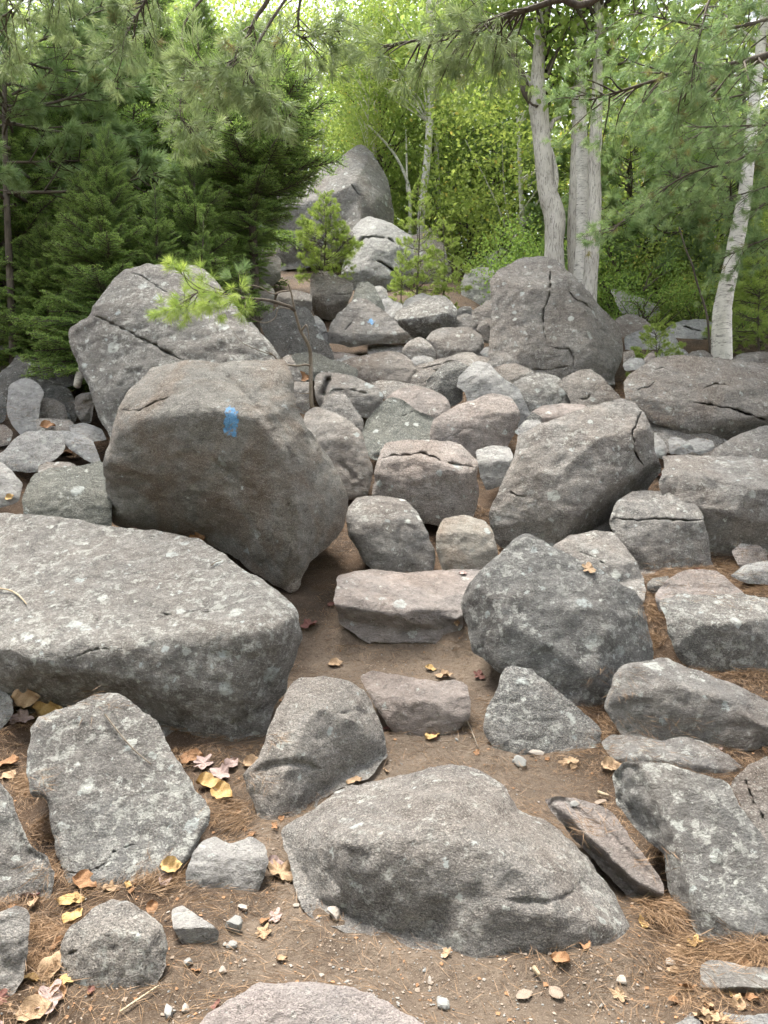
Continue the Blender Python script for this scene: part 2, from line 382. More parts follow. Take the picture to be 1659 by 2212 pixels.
def lin_interp(q, ctrl, val):
    """linear over the Delaunay triangles of the control points"""
    V = [Vector((float(x), float(y))) for x, y in ctrl]
    vs, es, fs, ov, oe, of = delaunay_2d_cdt(V, [], [], 0, 1e-4)
    vals = np.array([np.mean([val[k] for k in o]) if o else 0 for o in ov])
    res = np.zeros(len(q)); done = np.zeros(len(q), bool)
    X = np.array([[v.x, v.y] for v in vs])
    for f in fs:
        a, b, c = X[f[0]], X[f[1]], X[f[2]]
        m = np.array([b - a, c - a]).T
        if abs(np.linalg.det(m)) < 1e-6: continue
        w = np.linalg.solve(m, (q - a).T)
        ok = (w[0] > -1e-3) & (w[1] > -1e-3) & (w[0] + w[1] < 1.001) & ~done
        res[ok] = vals[f[0]] * (1 - w[0][ok] - w[1][ok]) + vals[f[1]] * w[0][ok] + vals[f[2]] * w[1][ok]
        done |= ok
    for i in np.where(~done)[0]:       # just outside the hull: the two nearest
        dd = ((X - q[i]) ** 2).sum(1); j = np.argsort(dd)[:2]; w = 1 / (np.sqrt(dd[j]) + 1e-3)
        res[i] = (vals[j] * w).sum() / w.sum()
    return res
def tri2d(bound, inner):
    pts = np.vstack([bound, inner]) if len(inner) else bound
    V = [Vector((float(x), float(y))) for x, y in pts]; nb = len(bound)
    vs, es, fs, ov, oe, of = delaunay_2d_cdt(V, [], [list(range(nb))], 1, 1e-4)
    F = np.array([f for f in fs if len(f) == 3], dtype=np.int32)
    return np.array([[v.x, v.y] for v in vs]), F
def resample(poly, step):
    r = []
    n = len(poly)
    for i in range(n):
        a, b = poly[i], poly[(i + 1) % n]; L = np.linalg.norm(b - a); k = max(1, int(round(L / step)))
        for t in range(k): r.append(a + (b - a) * t / k)
    return np.array(r)
DD_ = np.linspace(1.2, 20, 2000); VV_ = CV - FPX * (np.interp(DD_, PY, PZ) - CAM_Z) / DD_
ALLV, ALLF, NOFF = [], [], [0]
ROCKS = {}
def build_rock(idx, label, reg, D, pts, mat, lean=.3, r=.68, tl=1.3, sk=0.0, rd=.4, fa=.085, nf=7, K='', cracks=(), thick=.75, vb=None,
               sm=3, rough=.7, ext=None, bw=.05, fw=1.0, nfac=9, cm=.16, name='boulder', cat='boulder', soft=3, key=None, group=None):
    rs = np.random.default_rng(1000 + idx); rd *= .6; sm = min(sm, 3); fa *= 1.15
    P = parse(reg, pts); poly = P[:, :2]
    if vb is None: vb = poly[:, 1].max()
    ar_ = 0.5 * abs(np.dot(poly[:, 0], np.roll(poly[:, 1], -1)) - np.dot(poly[:, 1], np.roll(poly[:, 0], -1)))
    if vb < 1250 and ar_ < 22000 and 600 < vb:      # hidden margins of the wedged stones
        cc = poly.mean(0); poly = cc + (poly - cc) * 1.06; P = P.copy(); P[:, :2] = poly
    if D is None: D = Dv(vb) * (.985 if vb > 1300 else .972)
    if ext is None: ext = (.10 if abs(D - Dv(vb)) < .3 else .06) if vb > 1250 else .13
    if ext > 0:      # the foot of the stone goes on below the soil
        ori = np.sign(np.dot(poly[:, 0], np.roll(poly[:, 1], -1)) - np.dot(poly[:, 1], np.roll(poly[:, 0], -1)))
        e_ = np.roll(poly, -1, 0) - np.roll(poly, 1, 0); e_ /= np.linalg.norm(e_, axis=1)[:, None] + 1e-9
        down = np.clip(-e_[:, 0] * ori, 0, 1)
        hh = poly[:, 1].max() - poly[:, 1].min()
        poly = poly.copy(); poly[:, 1] += ext * hh * sstep(.2, .8, down); P = P.copy(); P[:, 1] = poly[:, 1]
    x0, y0 = poly.min(0); x1, y1 = poly.max(0)
    area_u = 0.5 * abs(np.dot(poly[:, 0], np.roll(poly[:, 1], -1)) - np.dot(poly[:, 1], np.roll(poly[:, 0], -1)))
    s = float(np.clip(math.sqrt(area_u) / 22, 2.4, 4.6))
    px_m = D / FPX
    size = math.sqrt(area_u) * px_m
    B = resample(poly, s)
    for _ in range(soft): B = 0.5 * B + 0.25 * (np.roll(B, 1, 0) + np.roll(B, -1, 0))
    # ragged silhouette
    q3 = np.stack([B[:, 0] * px_m, B[:, 1] * px_m, np.full(len(B), idx * 3.7)], -1)
    jit = 0.016 * size * vnoise(q3 * 7 / size, 31) + 0.007 * size * vnoise(q3 * 22 / size, 32)
    tn = np.roll(B, -1, 0) - np.roll(B, 1, 0); tn /= np.linalg.norm(tn, axis=1)[:, None] + 1e-9
    B = B + np.stack([tn[:, 1], -tn[:, 0]], -1) * (jit / px_m)[:, None] * rough
    # front: jittered grid inside the outline
    def grid(st):
        gx_, gy_ = np.meshgrid(np.arange(x0 - st, x1 + st, st), np.arange(y0 - st, y1 + st, st * 0.866))
        gx_ = gx_ + (np.arange(gx_.shape[0]) % 2)[:, None] * st * 0.5
        q = np.stack([gx_.ravel(), gy_.ravel()], -1) + rs.uniform(-.18, .18, (gx_.size, 2)) * st
        q = q[inside(q[:, 0], q[:, 1], B)]
        return q[seg_dist(q, B) > st * 0.55] if len(q) else q
    inner = grid(s)
    cr = []; extra = []
    for c in cracks:
        cp = parse(reg, c[0])[:, :2]
        dns = [cp[0]]
        for a_, b_ in zip(cp[:-1], cp[1:]):
            k_ = max(1, int(np.linalg.norm(b_ - a_) / 2.4))
            for t_ in range(1, k_ + 1): dns.append(a_ + (b_ - a_) * t_ / k_)
        dns = np.array(dns); tg = np.gradient(dns, axis=0); tg /= np.linalg.norm(tg, axis=1)[:, None] + 1e-9
        nr = np.stack([-tg[:, 1], tg[:, 0]], -1)
        ph = np.cumsum(rs.normal(0, .35, len(dns))); dns = dns + nr * (1.6 * np.sin(ph * 1.3) + np.cumsum(rs.normal(0, .3, len(dns))).clip(-3, 3))[:, None]
        cr.append((dns, c[1], c[2]))
        for of in (-2.6, -1.1, 0, 1.1, 2.6): extra.append(dns + nr * of)
    if extra:
        extra = np.vstack(extra); extra = extra[inside(extra[:, 0], extra[:, 1], B)]
        extra = extra[seg_dist(extra, B) > 1.5]
        for cp, w, dp in cr: inner = inner[seg_dist(inner, cp, False) > 3.6]
        inner = np.vstack([inner, extra])
    V2, F = tri2d(B, inner)
    dist = seg_dist(V2, B); inr = dist.max()
    Hm = (vb - y0) * px_m; xc = (x0 + x1) / 2
    def base_field(q):
        h = np.clip((vb - q[:, 1]) * px_m, 0, None)
        hr = r * Hm + sk * (q[:, 0] - xc) / (x1 - x0) * Hm
        w = bw * Hm + 1e-6
        e = np.log1p(np.exp(np.clip((h - hr) / w, -40, 40))) * w
        return lean * (h - e) + tl * e
    ctrl = [tuple(p[:2]) for p in P]; val = [p[2] for p in P]
    if K:
        for k in parse(reg, K): ctrl.append((k[0], k[1])); val.append(k[2])
    nrand = nf if not K else max(0, nf - 2)
    t = 0; placed = []
    while t < 200 and len(placed) < nrand:
        t += 1
        q = inner[rs.integers(len(inner))]
        if all((abs(q[0] - c[0]) + abs(q[1] - c[1])) > 0.55 * inr for c in ctrl):
            v0 = float(lin_interp(q[None, :], np.array(ctrl), val)[0]) if K else 0.0
            placed.append(q); ctrl.append((q[0], q[1])); val.append(v0 + rs.uniform(-1, 0.55) * fa * size)
    delta = lin_interp(V2, np.array(ctrl), val)
    f = base_field(V2) + delta
    # soften the facets
    E = np.vstack([F[:, [0, 1]], F[:, [1, 2]], F[:, [2, 0]]]); E = np.vstack([E, E[:, ::-1]])
    deg = np.bincount(E[:, 0], minlength=len(V2)).astype(float) + 1e-9
    for _ in range(sm):
        f = 0.4 * f + 0.6 * np.bincount(E[:, 0], weights=f[E[:, 1]], minlength=len(V2)) / deg
    Rr = max(rd * inr, 2.0)
    low = sstep(.72, .95, (V2[:, 1] - y0) / (y1 - y0))     # the buried foot is not rounded off
    tt = np.clip(dist / Rr, 0, 1)
    f = f + Rr * px_m * (1 - np.sqrt(np.clip(1 - (1 - tt) ** 2, 0, 1))) * 0.9 * (1 - .65 * low)
    # fracture planes: the dome is cut down to the flats that touch it
    if fw > 0:
        cand = np.where(dist > .12 * inr)[0]; cen = [cand[rs.integers(len(cand))]]
        dm = ((V2[cand] - V2[cen[0]]) ** 2).sum(1)
        for _ in range(nfac - 1):
            j = cand[np.argmax(dm * rs.uniform(.5, 1.0, len(cand)))]; cen.append(j); dm = np.minimum(dm, ((V2[cand] - V2[j]) ** 2).sum(1))
        best = np.full(len(V2), -1e9)
        for j in cen:
            nb = np.where(((V2 - V2[j]) ** 2).sum(1) < (rs.uniform(.3, .5) * inr) ** 2)[0]
            if len(nb) < 6: continue
            Aq = np.c_[V2[nb] - V2[j], np.ones(len(nb))]; sol = np.linalg.lstsq(Aq, f[nb], rcond=None)[0]
            best = np.maximum(best, (V2 - V2[j]) @ sol[:2] + sol[2] - rs.uniform(0, .012) * size)
        df = np.clip(best - f, -.10 * size, .10 * size) * np.clip(dist / (.10 * inr), .25, 1)
        f = f + fw * df
        for _ in range(1):
            f = 0.5 * f + 0.5 * np.bincount(E[:, 0], weights=f[E[:, 1]], minlength=len(V2)) / deg
    for cp, w, dp in cr:
        dd = seg_dist(V2, cp, False)
        sel = np.where(dd < 4 * w)[0]
        near_i = np.array([np.argmin(((cp - V2[i]) ** 2).sum(1)) for i in sel], dtype=int)
        al = near_i / max(len(cp) - 1, 1); tap = np.clip(np.minimum(al, 1 - al) * 6, .12, 1)
        wv = np.clip(.62 + .75 * vnoise(np.stack([V2[sel, 0] * .11, V2[sel, 1] * .11, 0 * V2[sel, 0]], -1), 77), .08, 1.3) * tap
        if w > 5.5: wv = tap
        w = w if w > 5.5 else w * .5
        f[sel] += (dp if w > 5.5 else dp * .8) * wv * np.exp(-(dd[sel] / (w * (.35 + .65 * wv))) ** 2)
    if D < 10.5:   # never sink behind the slope of the ground
        hv = np.clip((vb - V2[:, 1]) / max(vb - y0, 1), 0, 1)
        lim = np.interp(-V2[:, 1], -VV_, DD_) - D - .03 - np.minimum(.30 * hv, cm)
        f = np.where(V2[:, 1] < vb, np.minimum(f, np.maximum(lim, f - .9)), f)
    W = unp(V2[:, 0], V2[:, 1], D + f)
    # back: coarse, rounded
    bin_ = grid(s * 3.2)
    Vb, Fb = tri2d(B, bin_)
    db = seg_dist(Vb, B)
    fb = base_field(Vb) + lin_interp(Vb, P[:, :2], P[:, 2]) + Rr * px_m * 0.9
    tb = np.clip(db / inr, 0, 1)
    fb = fb + thick * size * np.sqrt(np.clip(1 - (1 - tb) ** 2, 0, 1))
    edge = db < 1e-3
    ctr = Vb.mean(0); shr = np.where(edge, 0, .10 + .22 * tb)
    Vq = Vb + (ctr - Vb) * shr[:, None]
    if edge.any():   # rim of the back meets the rim of the front
        fe = f[dist < 1e-3]; ve = V2[dist < 1e-3]
        for i in np.where(edge)[0]:
            fb[i] = fe[np.argmin(((ve - Vb[i]) ** 2).sum(1))]
    Wb = unp(Vq[:, 0], Vq[:, 1], D + fb)
    A = np.vstack([W, Wb]); FF = np.vstack([F, Fb[:, ::-1] + len(W)])
    # weathered relief in three sizes
    off = idx * 13.37
    A = A + 0.022 * size * rough * vec_noise(A * (2.6 / size) + off, 41)
    k = min(size, 0.9)
    rn = 1 - np.abs(vnoise(A * (5.5 / k) + off, 51)); rn = rn ** 3
    A[:, 1] += 0.022 * k * rough * rn
    ch = vnoise(A * (7.5 / k) + off, 61); A[:, 1] += 0.006 * k * np.where(ch > .12, 1, 0.) * np.clip((ch - .12) * 9, 0, 1) * rough
    A = A + 0.011 * k * rough * vec_noise(A * (12 / k) + off, 44) + 0.0045 * k * rough * vec_noise(A * (27 / k) + off, 47)
    c = A.mean(0); base = (float(c[0]), float(c[1]), float(A[:, 2].min()))
    # orientation: outward = towards the camera on the front
    n0 = np.cross(W[F[:, 1]] - W[F[:, 0]], W[F[:, 2]] - W[F[:, 0]])
    vd = W[F[:, 0]] - np.array([0, 0, CAM_Z])
    if (n0 * vd).sum() > 0: FF = FF[:, ::-1]
    o = mesh_obj(name, A, FF, M[mat], loc=base)
    tag(o, label, cat, group)
    ALLV.append(A); ALLF.append(FF + NOFF[0]); NOFF[0] += len(A)
    if key: ROCKS[key] = (o, A, FF)
    return o

RK = []
def rk(*a, **k): RK.append((a, k))
# ---- foreground
rk('large rounded boulder bulging from the dirt in the middle of the foreground', 'U', 2.53,
   '608,1800,.45 640,1765,.42 720,1712,.4 800,1692,.4 930,1662,.35 985,1653,.35 1040,1665,.35 1095,1700,.35 1120,1738,.35 1180,1775,.35 1240,1815,.35 1290,1870,.28 1340,1950,.15 1362,2010,.05 1357,2050,0 1229,2083 1129,2098 1004,2093 955,2050,.05 860,2020,.12 770,1995,.2 700,1960,.28 650,1930,.35 620,1860,.42',
   'grey', fw=.15, nfac=14, lean=.28, r=.58, tl=.9, rd=.5, fa=.02, nf=0, sm=8, K='740,1815,.10 900,1815,.02 1040,1825,.0 1150,1885,.03 850,1920,.05 740,1890,.13 1010,1960,.0 1200,1970,-.02 960,1740,.07',
   cracks=[('1290,1935 1240,1928 1180,1945 1095,1945', 8, .014), ('700,1860 720,1900 745,1940 752,1985', 9, .014)])
rk('pale pink granite rock cut off by the bottom edge of the picture', 'U', 1.98, '380,2330 405,2250 430,2212 500,2156 565,2126 665,2122 750,2131 829,2156 880,2191 925,2215 970,2330', 'rosy', fw=.4, lean=.2, r=.3, tl=.6, rd=.4, fa=.03, sm=6)
rk('tall grey slab with pale blue lichen spots leaning back at lower left', 'U', None,
   '60,1565 80,1545 150,1525 215,1500 250,1500 295,1525 340,1560 357,1610 380,1640 425,1715 450,1736 458,1766 425,1796 395,1846 350,1891 300,1911 210,1923 150,1926 142,1896 120,1846 107,1781 95,1716 65,1691 52,1656 55,1610',
   'lich', lean=.75, r=.93, tl=1.6, rd=.22, fa=.03, nf=4, sm=6, cracks=[('140,1888 180,1890 225,1871 245,1845 300,1825', 4, .014)])
rk('dark grey rock cut by the left edge beside the tall lichen slab', 'U', None, '-60,1675 0,1688 20,1716 45,1776 65,1831 100,1846 118,1886 108,1921 65,1946 0,1972 -60,1985 -100,1850', 'lich', lean=.6, r=.9, rd=.35)
rk('smooth grey rock at the left edge below the lichen rocks', 'U', None, '-60,1965 0,1972 35,1958 58,1968 65,1996 58,2056 50,2106 25,2141 0,2162 -60,2190 -110,2080', 'grey', lean=.4, r=.8, rd=.6)
rk('rounded grey stone with a pink tinge at bottom left among dry leaves', 'G', None, '265,950 290,890 400,800 480,755 560,760 640,820 700,870 725,950 715,1040 660,1110 600,1150 480,1160 350,1175 290,1150 255,1080 260,1000', 'grey', lean=.45, r=.7, tl=1.2, rd=.55, fa=.05, cracks=[('290,1000 330,980 370,950', 5, .02)])
rk('small half buried pale stone right of the rounded pink tinged stone', 'G', None, '740,800 790,780 880,840 945,890 935,930 880,970 830,985 780,920 745,870', 'pale', lean=.8, r=.6, tl=1.8, name='rock', cat='rock')
rk('knobbly pale grey stone with a notched top right of the lichen slab', 'G', None, '800,640 830,550 870,500 930,480 1000,515 1080,480 1140,520 1165,590 1140,660 1110,710 1000,738 880,728 805,680', 'pale', lean=.35, r=.6, tl=1.2, rd=.35, fa=.10, nf=7, name='rock', cat='rock')
rk('lumpy diagonal grey rock climbing from the leaf pile to the pink wedge', 'U', 3.42, '525,1671 555,1640 575,1600 598,1540,.1 620,1490,.15 650,1465,.2 700,1457,.25 750,1468,.3 785,1490,.35 805,1525,.4 830,1580,.36 836,1620,.38 800,1650,.34 735,1672,.26 704,1690,.2 692,1712,.12 680,1735,.05 630,1780 590,1798 565,1780 545,1726', 'grey',
   lean=.5, r=.85, tl=.9, rd=.3, fa=.05, nf=4, fw=.6, nfac=12, sm=2, K='600,1700,-.03 640,1610,-.02 690,1530,.05 760,1560,.14 790,1610,.24 730,1620,.16 620,1750,-.03 700,1600,.08 655,1690,.02', cracks=[('545,1668 600,1650 650,1648 700,1662', 7, .022), ('735,1545 770,1530 800,1548', 6, .014)])
rk('pink granite wedge forming a low step in the trail', 'U', None, '775,1462 800,1448 850,1455 900,1465 950,1470 985,1468 1010,1480 1018,1520 1015,1545 985,1568 930,1582 900,1594 850,1572 810,1520', 'pink', lean=.5, r=.6, tl=1.3, rd=.3, fa=.06, K='880,1500,-.06 960,1520,-.04')
rk('squat triangular boulder with lichen spots right of the yellow leaf', 'E', None, '430,1110 450,1000 490,920 520,840 560,825 640,835 690,880 760,940 830,1000 900,1060 945,1110 930,1170 850,1215 700,1205 560,1180 480,1160', 'lich', lean=.55, r=.8, rd=.35, fa=.04)
rk('broad low grey boulder with a pinkish base at the right edge, needles behind', 'E', None, '950,1000 970,930 1010,840 1080,800 1220,790 1310,825 1420,870 1520,900 1600,950 1690,1000 1720,1100 1659,1165 1580,1190 1500,1195 1300,1150 1150,1130 1020,1080', 'grey', lean=.45, r=.72, tl=1.2, rd=.4, fa=.05, K='1200,880,-.08 1400,980,-.1 1560,1080,-.1')
rk('long flat topped pale rock lying just above the big leaning right slab', 'H', None, '935,75 990,40 1100,45 1200,65 1300,50 1400,80 1500,140 1570,200 1560,290 1400,280 1200,230 1080,190 1000,140', 'grey', cm=.09, lean=.7, r=.5, tl=1.8, rd=.4, vb=1665)
rk('big slab with white lichen flecks leaning back at lower right', 'H', None, '1000,220,.12 1040,175,.08 1100,160 1200,165 1350,210 1500,250 1560,360 1660,520 1780,700 1780,960 1560,965 1450,972 1400,930,.10 1330,860,.12 1230,700,.13 1205,540,.14 1100,390,.14 1015,300,.13',
   'lich', lean=.7, r=.97, rd=.08, fa=.01, nf=0, sm=2, K='1070,200,-.01 1120,300,-.02 1175,400,-.03 1225,500,-.03 1265,600,-.03 1310,700,-.03 1355,790,-.03 1400,870,-.02 1450,955,-.01 1550,600,-.03 1500,420,-.03 1600,800,-.03', vb=2055)
rk('dark weathered rock at the right edge behind the leaning slab', 'H', 3.0, '1500,240 1580,165 1660,140 1820,150 1820,720 1720,640 1650,520 1580,400 1530,300', 'brown', lean=.8, r=.9, rd=.3, fa=.06, vb=1900, cracks=[('1560,220 1600,330 1660,430', 5, .04)])
rk('thin flat stone wedge tilted over the trench beside the foreground boulder', 'H', None, '690,320,.05 760,310,.05 850,325,.05 940,350,.05 1010,400 1060,480 1130,570 1180,640 1215,700 1215,740 1190,800,.1 1100,850,.2 1060,780,.22 1040,700,.22 950,590,.2 850,470,.15 760,380,.1', 'pink', lean=.5, r=.3, tl=.9, rd=.1, nf=0, sm=2, K='790,385,.0 900,500,-.06 1000,600,-.07 1100,690,-.07 1195,735,-.05', thick=.4, vb=1990, name='rock', cat='rock')
rk('small flat grey stone half buried at bottom right in pine needles', 'H', None, '1365,1040 1400,1015 1500,1020 1560,1040 1700,1050 1720,1165 1500,1168 1375,1150', 'grey', fw=.2, cm=.065, lean=.3, r=.12, tl=3.0, rd=.1, fa=.01, name='rock', cat='rock')
rk('pale buried stone showing at the bottom right corner of the picture', 'H', 2.2, '1240,1300 1330,1245 1450,1240 1560,1262 1720,1240 1720,1420 1240,1420', 'pale', cm=.05, lean=1.2, r=.5, tl=2.2, rd=.5, name='rock', cat='rock')
# ---- left
rk('huge smooth whaleback slab with pale top filling the left side', 'U', 4.2,
   '-120,1110 -40,1105 60,1113 200,1130 330,1148 420,1160 480,1190 520,1220 560,1245 600,1280 640,1320,.05 655,1365,.15 650,1410,.2 620,1460,.2 595,1500,.15 575,1560,.05 545,1600 500,1624 440,1625,.1 400,1612,.2 370,1580,.25 330,1540,.3 290,1510,.35 240,1492,.35 150,1492,.35 60,1488,.35 -20,1480,.35 -120,1475,.35',
   'lich', fw=.3, lean=.08, r=.46, tl=1.7, sk=.12, rd=.16, fa=.012, nf=5, sm=3, bw=.018, K='60,1440,-.02 150,1445,-.04 300,1470,-.04 430,1545,-.05 540,1470,-.06 500,1560,-.04 560,1340,-.12 600,1400,-.05',
   cracks=[('300,1325 380,1322 470,1325 520,1305 545,1310', 4, .025), ('130,1405 145,1420 240,1397', 4, .02)], thick=.45)
rk('great rounded tan boulder with a brown stained face and a blue paint blaze', 'U', 5.6,
   '220,995 230,955 238,910 250,885 260,865 273,842 300,820 330,795 365,780 400,773 440,775 480,785 525,780 575,778 612,780 627,800 637,840 645,870 665,910,.1 690,960,.25 715,1000,.35 735,1030,.4 747,1065,.4 750,1095,.4 742,1130,.35 720,1165,.3 690,1195,.22 665,1230,.12 650,1262,.05 632,1282 610,1270,.05 560,1240,.15 500,1200,.3 440,1170,.45 360,1152,.5 280,1144,.5 245,1127,.45 235,1060,.3',
   'tan', ext=.0, fw=.15, bw=.10, lean=.05, r=.88, tl=1.15, rd=.5, fa=.02, nf=4, sm=9, K='330,900,-.16 450,885,-.30 560,905,-.30 622,985,-.26 635,1080,-.22 632,1180,-.14 440,1040,-.06 330,1030,.08 540,1130,-.02 420,1110,.2 680,1100,.02 560,830,-.1',
   cracks=[('258,880 300,886 330,868 372,855', 3, .05), ('440,785 480,805 510,830 545,865 575,900', 11, .055), ('620,950 636,1020 632,1120 636,1190', 8, .03), ('450,990 490,1010 520,1040 560,1060', 9, .03)], key='blaze')
rk('big lichen covered boulder with a diagonal crack below the dark spruces', 'C', 7.7,
   '545,85 640,60 760,65 845,52 900,85 930,130 980,200 1030,270 1060,310 1100,340 1160,390 1200,460 1190,520 1150,600 1000,680 700,790 560,820 480,790 470,750 430,690 400,620 380,560 340,480 300,390 300,350 340,310 400,285 410,240 440,200 490,130',
   'lich', lean=.42, r=.9, tl=1.3, rd=.3, fa=.05, nf=5, sm=5, K='410,340,-.05 560,420,-.12 730,500,-.12 560,560,.02 480,640,.1 700,250,-.08 900,330,-.1 1050,430,-.05',
   cracks=[('400,285 450,310 550,365 650,415 760,465 800,490', 4.5, .12), ('545,88 600,115 680,160 760,200', 3, .04)])
rk('dark grey wedge of rock against the right flank of the cracked lichen boulder', 'J', 8.6, '170,640 230,630 300,715 380,785 470,920 440,990 330,960 230,880', 'lich', lean=.5, r=.8, rd=.3, name='rock', cat='rock')
rk('greenish block of stone resting on the whaleback slab beside the blaze boulder', 'C', 6.0, '105,1080 120,1030 150,970 210,950 350,940 430,920 465,930 478,1190 420,1185 350,1165 250,1150 115,1135', 'green', lean=.3, r=.45, tl=1.3, rd=.14, fa=.05, nf=5, sm=2, K='380,1000,-.04 350,1080,-.03', name='rock', cat='rock')
rk('pale lichened slab tilted over a black gap at the left edge', 'N', None, '-80,1020 0,1000 60,950 150,870 230,815 400,810 520,820 540,870 540,970 480,1000 400,1045 330,1110 200,1115 80,1095 0,1070 -80,1060', 'pale', lean=.6, r=.7, tl=1.3, rd=.16, fa=.06, sm=2, name='rock', cat='rock')
rk('thin lichened stone leaning left of the blaze boulder', 'N', None, '520,810 600,815 700,840 790,890 830,970 860,1065 800,1055 700,995 600,925 540,870', 'pale', lean=.5, r=.6, rd=.18, sm=2, name='rock', cat='rock')
rk('spotted blue grey rock in the left stone pile, topmost of the pile', 'N', None, '-80,350 0,330 100,230 145,150 330,190 430,260 500,340 560,400 480,490 400,540 250,520 100,480 -80,480', 'dark', lean=.55, r=.8, rd=.2, fa=.06, vb=865, name='rock', cat='rock')
rk('whitish lichen crusted rock low in the left stone pile', 'N', None, '60,640 70,560 80,430 170,370 260,360 350,430 380,490 340,540 330,650 315,780 230,812 170,765 110,705', 'pale', lean=.5, r=.75, rd=.2, fa=.08, sm=2, name='rock', cat='rock')
rk('smooth grey stone right of the whitish rock in the left pile', 'N', None, '325,560 400,520 480,540 560,600 580,690 500,715 330,712 318,640', 'grey', lean=.4, r=.65, rd=.35, name='rock', cat='rock')
rk('dark olive stone perched between the rocks of the left pile', 'N', None, '460,480 510,410 560,410 600,460 635,520 630,570 590,592 520,555', 'dark', lean=.3, r=.7, rd=.15, sm=1, name='rock', cat='rock')
rk('blackish stone at the top of the left pile beside a birch stub', 'N', 9.1, '445,260 520,235 600,250 645,300 630,390 560,400 490,340', 'dark', lean=.4, rd=.2, sm=1, name='rock', cat='rock')
rk('upright two faced stone beside the foot of the cracked lichen boulder', 'N', None, '648,520 700,490 820,470 812,560 782,705 700,695 650,620', 'grey', lean=.3, r=.85, rd=.08, nf=0, K='760,500,-.08 715,690,-.08', sm=1, name='rock', cat='rock')
rk('low grey stone under dry leaves in front of the tilted slab', 'N', 7.2, '335,1110 400,1075 600,1078 660,1110 560,1165 340,1165', 'grey', lean=.6, r=.4, tl=1.6, name='rock', cat='rock')
rk('pale spotted rock at the left edge above the whaleback slab', 'C', 6.9, '-80,920 0,915 50,960 92,1010 80,1060 0,1085 -80,1085', 'pale', lean=.5, r=.7, rd=.3, name='rock', cat='rock')
rk('dark green stone at the left edge by the foot of the pile', 'N', None, '-90,450 0,470 50,540 62,600 42,690 0,705 -90,700', 'dark', lean=.4, rd=.2, name='rock', cat='rock')
rk('shadowed boulder under the lowest spruce boughs at far left', 'U', 10.6, '10,630 90,590 190,600 232,640 225,760 205,850 60,840 -10,800 -40,700', 'brown', lean=.3, rd=.4, fa=.08)
rk('grey rock face half hidden by pine needles at upper left edge', 'U', 13.5, '-160,290 0,270 60,285 110,330 125,400 130,640 -160,660', 'grey', lean=.3, rd=.3, fa=.1)
rk('small grey stone at the left edge by the end of the whaleback slab', 'U', None, '-50,1470 0,1480 25,1510 28,1540 0,1566 -50,1585', 'pale', lean=.5, rd=.3, name='rock', cat='rock')
# ---- trail steps
rk('flat topped stone step with a dark undercut face across the trail', 'U', 5.28,
   '722,1290 730,1245 760,1234 800,1229 870,1235 930,1232 1000,1230 1045,1226 1048,1250 1012,1290 996,1305 998,1350,.12 960,1372,.2 900,1388,.22 840,1392,.22 790,1372,.2 735,1335,.12', 'pink', lean=.05, r=.44, tl=2.2, sk=-.25, bw=.02, rd=.07, fa=.02, nf=2, sm=1, K='760,1290,-.05 829,1302,-.06 885,1322,-.08 930,1312,-.05 985,1340,-.04', thick=.35,
   cracks=[('905,1238 940,1255 985,1268 1010,1290', 4, .015)])
rk('large blocky boulder with a crack under its pink top in the middle of the trail', 'D', None, '310,1090 330,960 355,900 375,855 450,845 600,840 690,855 750,890 785,930 790,1000 790,1130 740,1178 650,1182 540,1162 420,1112', 'pink', lean=.22, r=.72, tl=1.3, rd=.28, fa=.05, nf=4, sm=4, K='420,960,-.08 600,990,-.12 720,1030,-.1 560,1100,-.06', cracks=[('345,918 450,912 540,905 580,925 640,945 780,975', 4, .07)])
rk('rounded grey boulder below the blocky cracked boulder, left of the trail', 'U', None, '752,1100 775,1078 830,1075 870,1082 895,1105 920,1150 938,1190 930,1215 895,1230 830,1217 790,1192 758,1150', 'grey', lean=.25, r=.65, tl=1.2, rd=.55, fa=.06)
rk('small rounded tan stone beside the rounded grey boulder at the step', 'U', None, '947,1150 960,1125 1000,1115 1040,1125 1060,1145 1072,1190 1062,1217 1000,1232 960,1218 945,1185', 'tan', lean=.25, r=.65, rd=.6, fa=.05, name='rock', cat='rock')
rk('big greenish grey boulder with white lichen flecks right of the step', 'E', 4.55, '330,560,.1 340,510,.1 380,460 440,400 520,330 570,280 610,257 650,270 720,310 820,360 920,400 1030,460 1100,510,.05 1130,580,.1 1150,680,.15 1160,760,.15 1080,790,.1 1010,850,.05 980,920 950,990 880,980 800,952 740,892 690,842 600,827 500,792,.05 440,742,.1 380,702,.12 350,630,.12',
   'lich', lean=.5, r=.9, tl=1.2, rd=.22, fa=.04, nf=5, sm=5, K='610,300,-.02 500,560,-.12 760,620,-.16 950,700,-.12 880,880,-.1 1000,560,-.08')
rk('worn grey boulder peeping over the back of the greenish lichen boulder', 'E', 5.85, '700,330 800,260 900,245 980,240 1030,290 1090,370 1125,450 1130,560 1000,560 850,480', 'grey', lean=.4, r=.6, tl=1.2, rd=.35, cracks=[('840,330 900,350 960,390', 4, .03)])
rk('block with a straight horizontal crack under the overhanging boulder', 'E', 6.2, '965,200 1000,110 1080,70 1200,65 1290,80 1350,120 1390,180 1405,300 1422,410 1380,440 1200,445 1120,420 1060,350 1000,270', 'grey', lean=.2, r=.7, tl=1.3, rd=.3, fa=.04, cracks=[('960,190 1080,192 1150,186 1300,190 1400,178', 2.5, .10)])
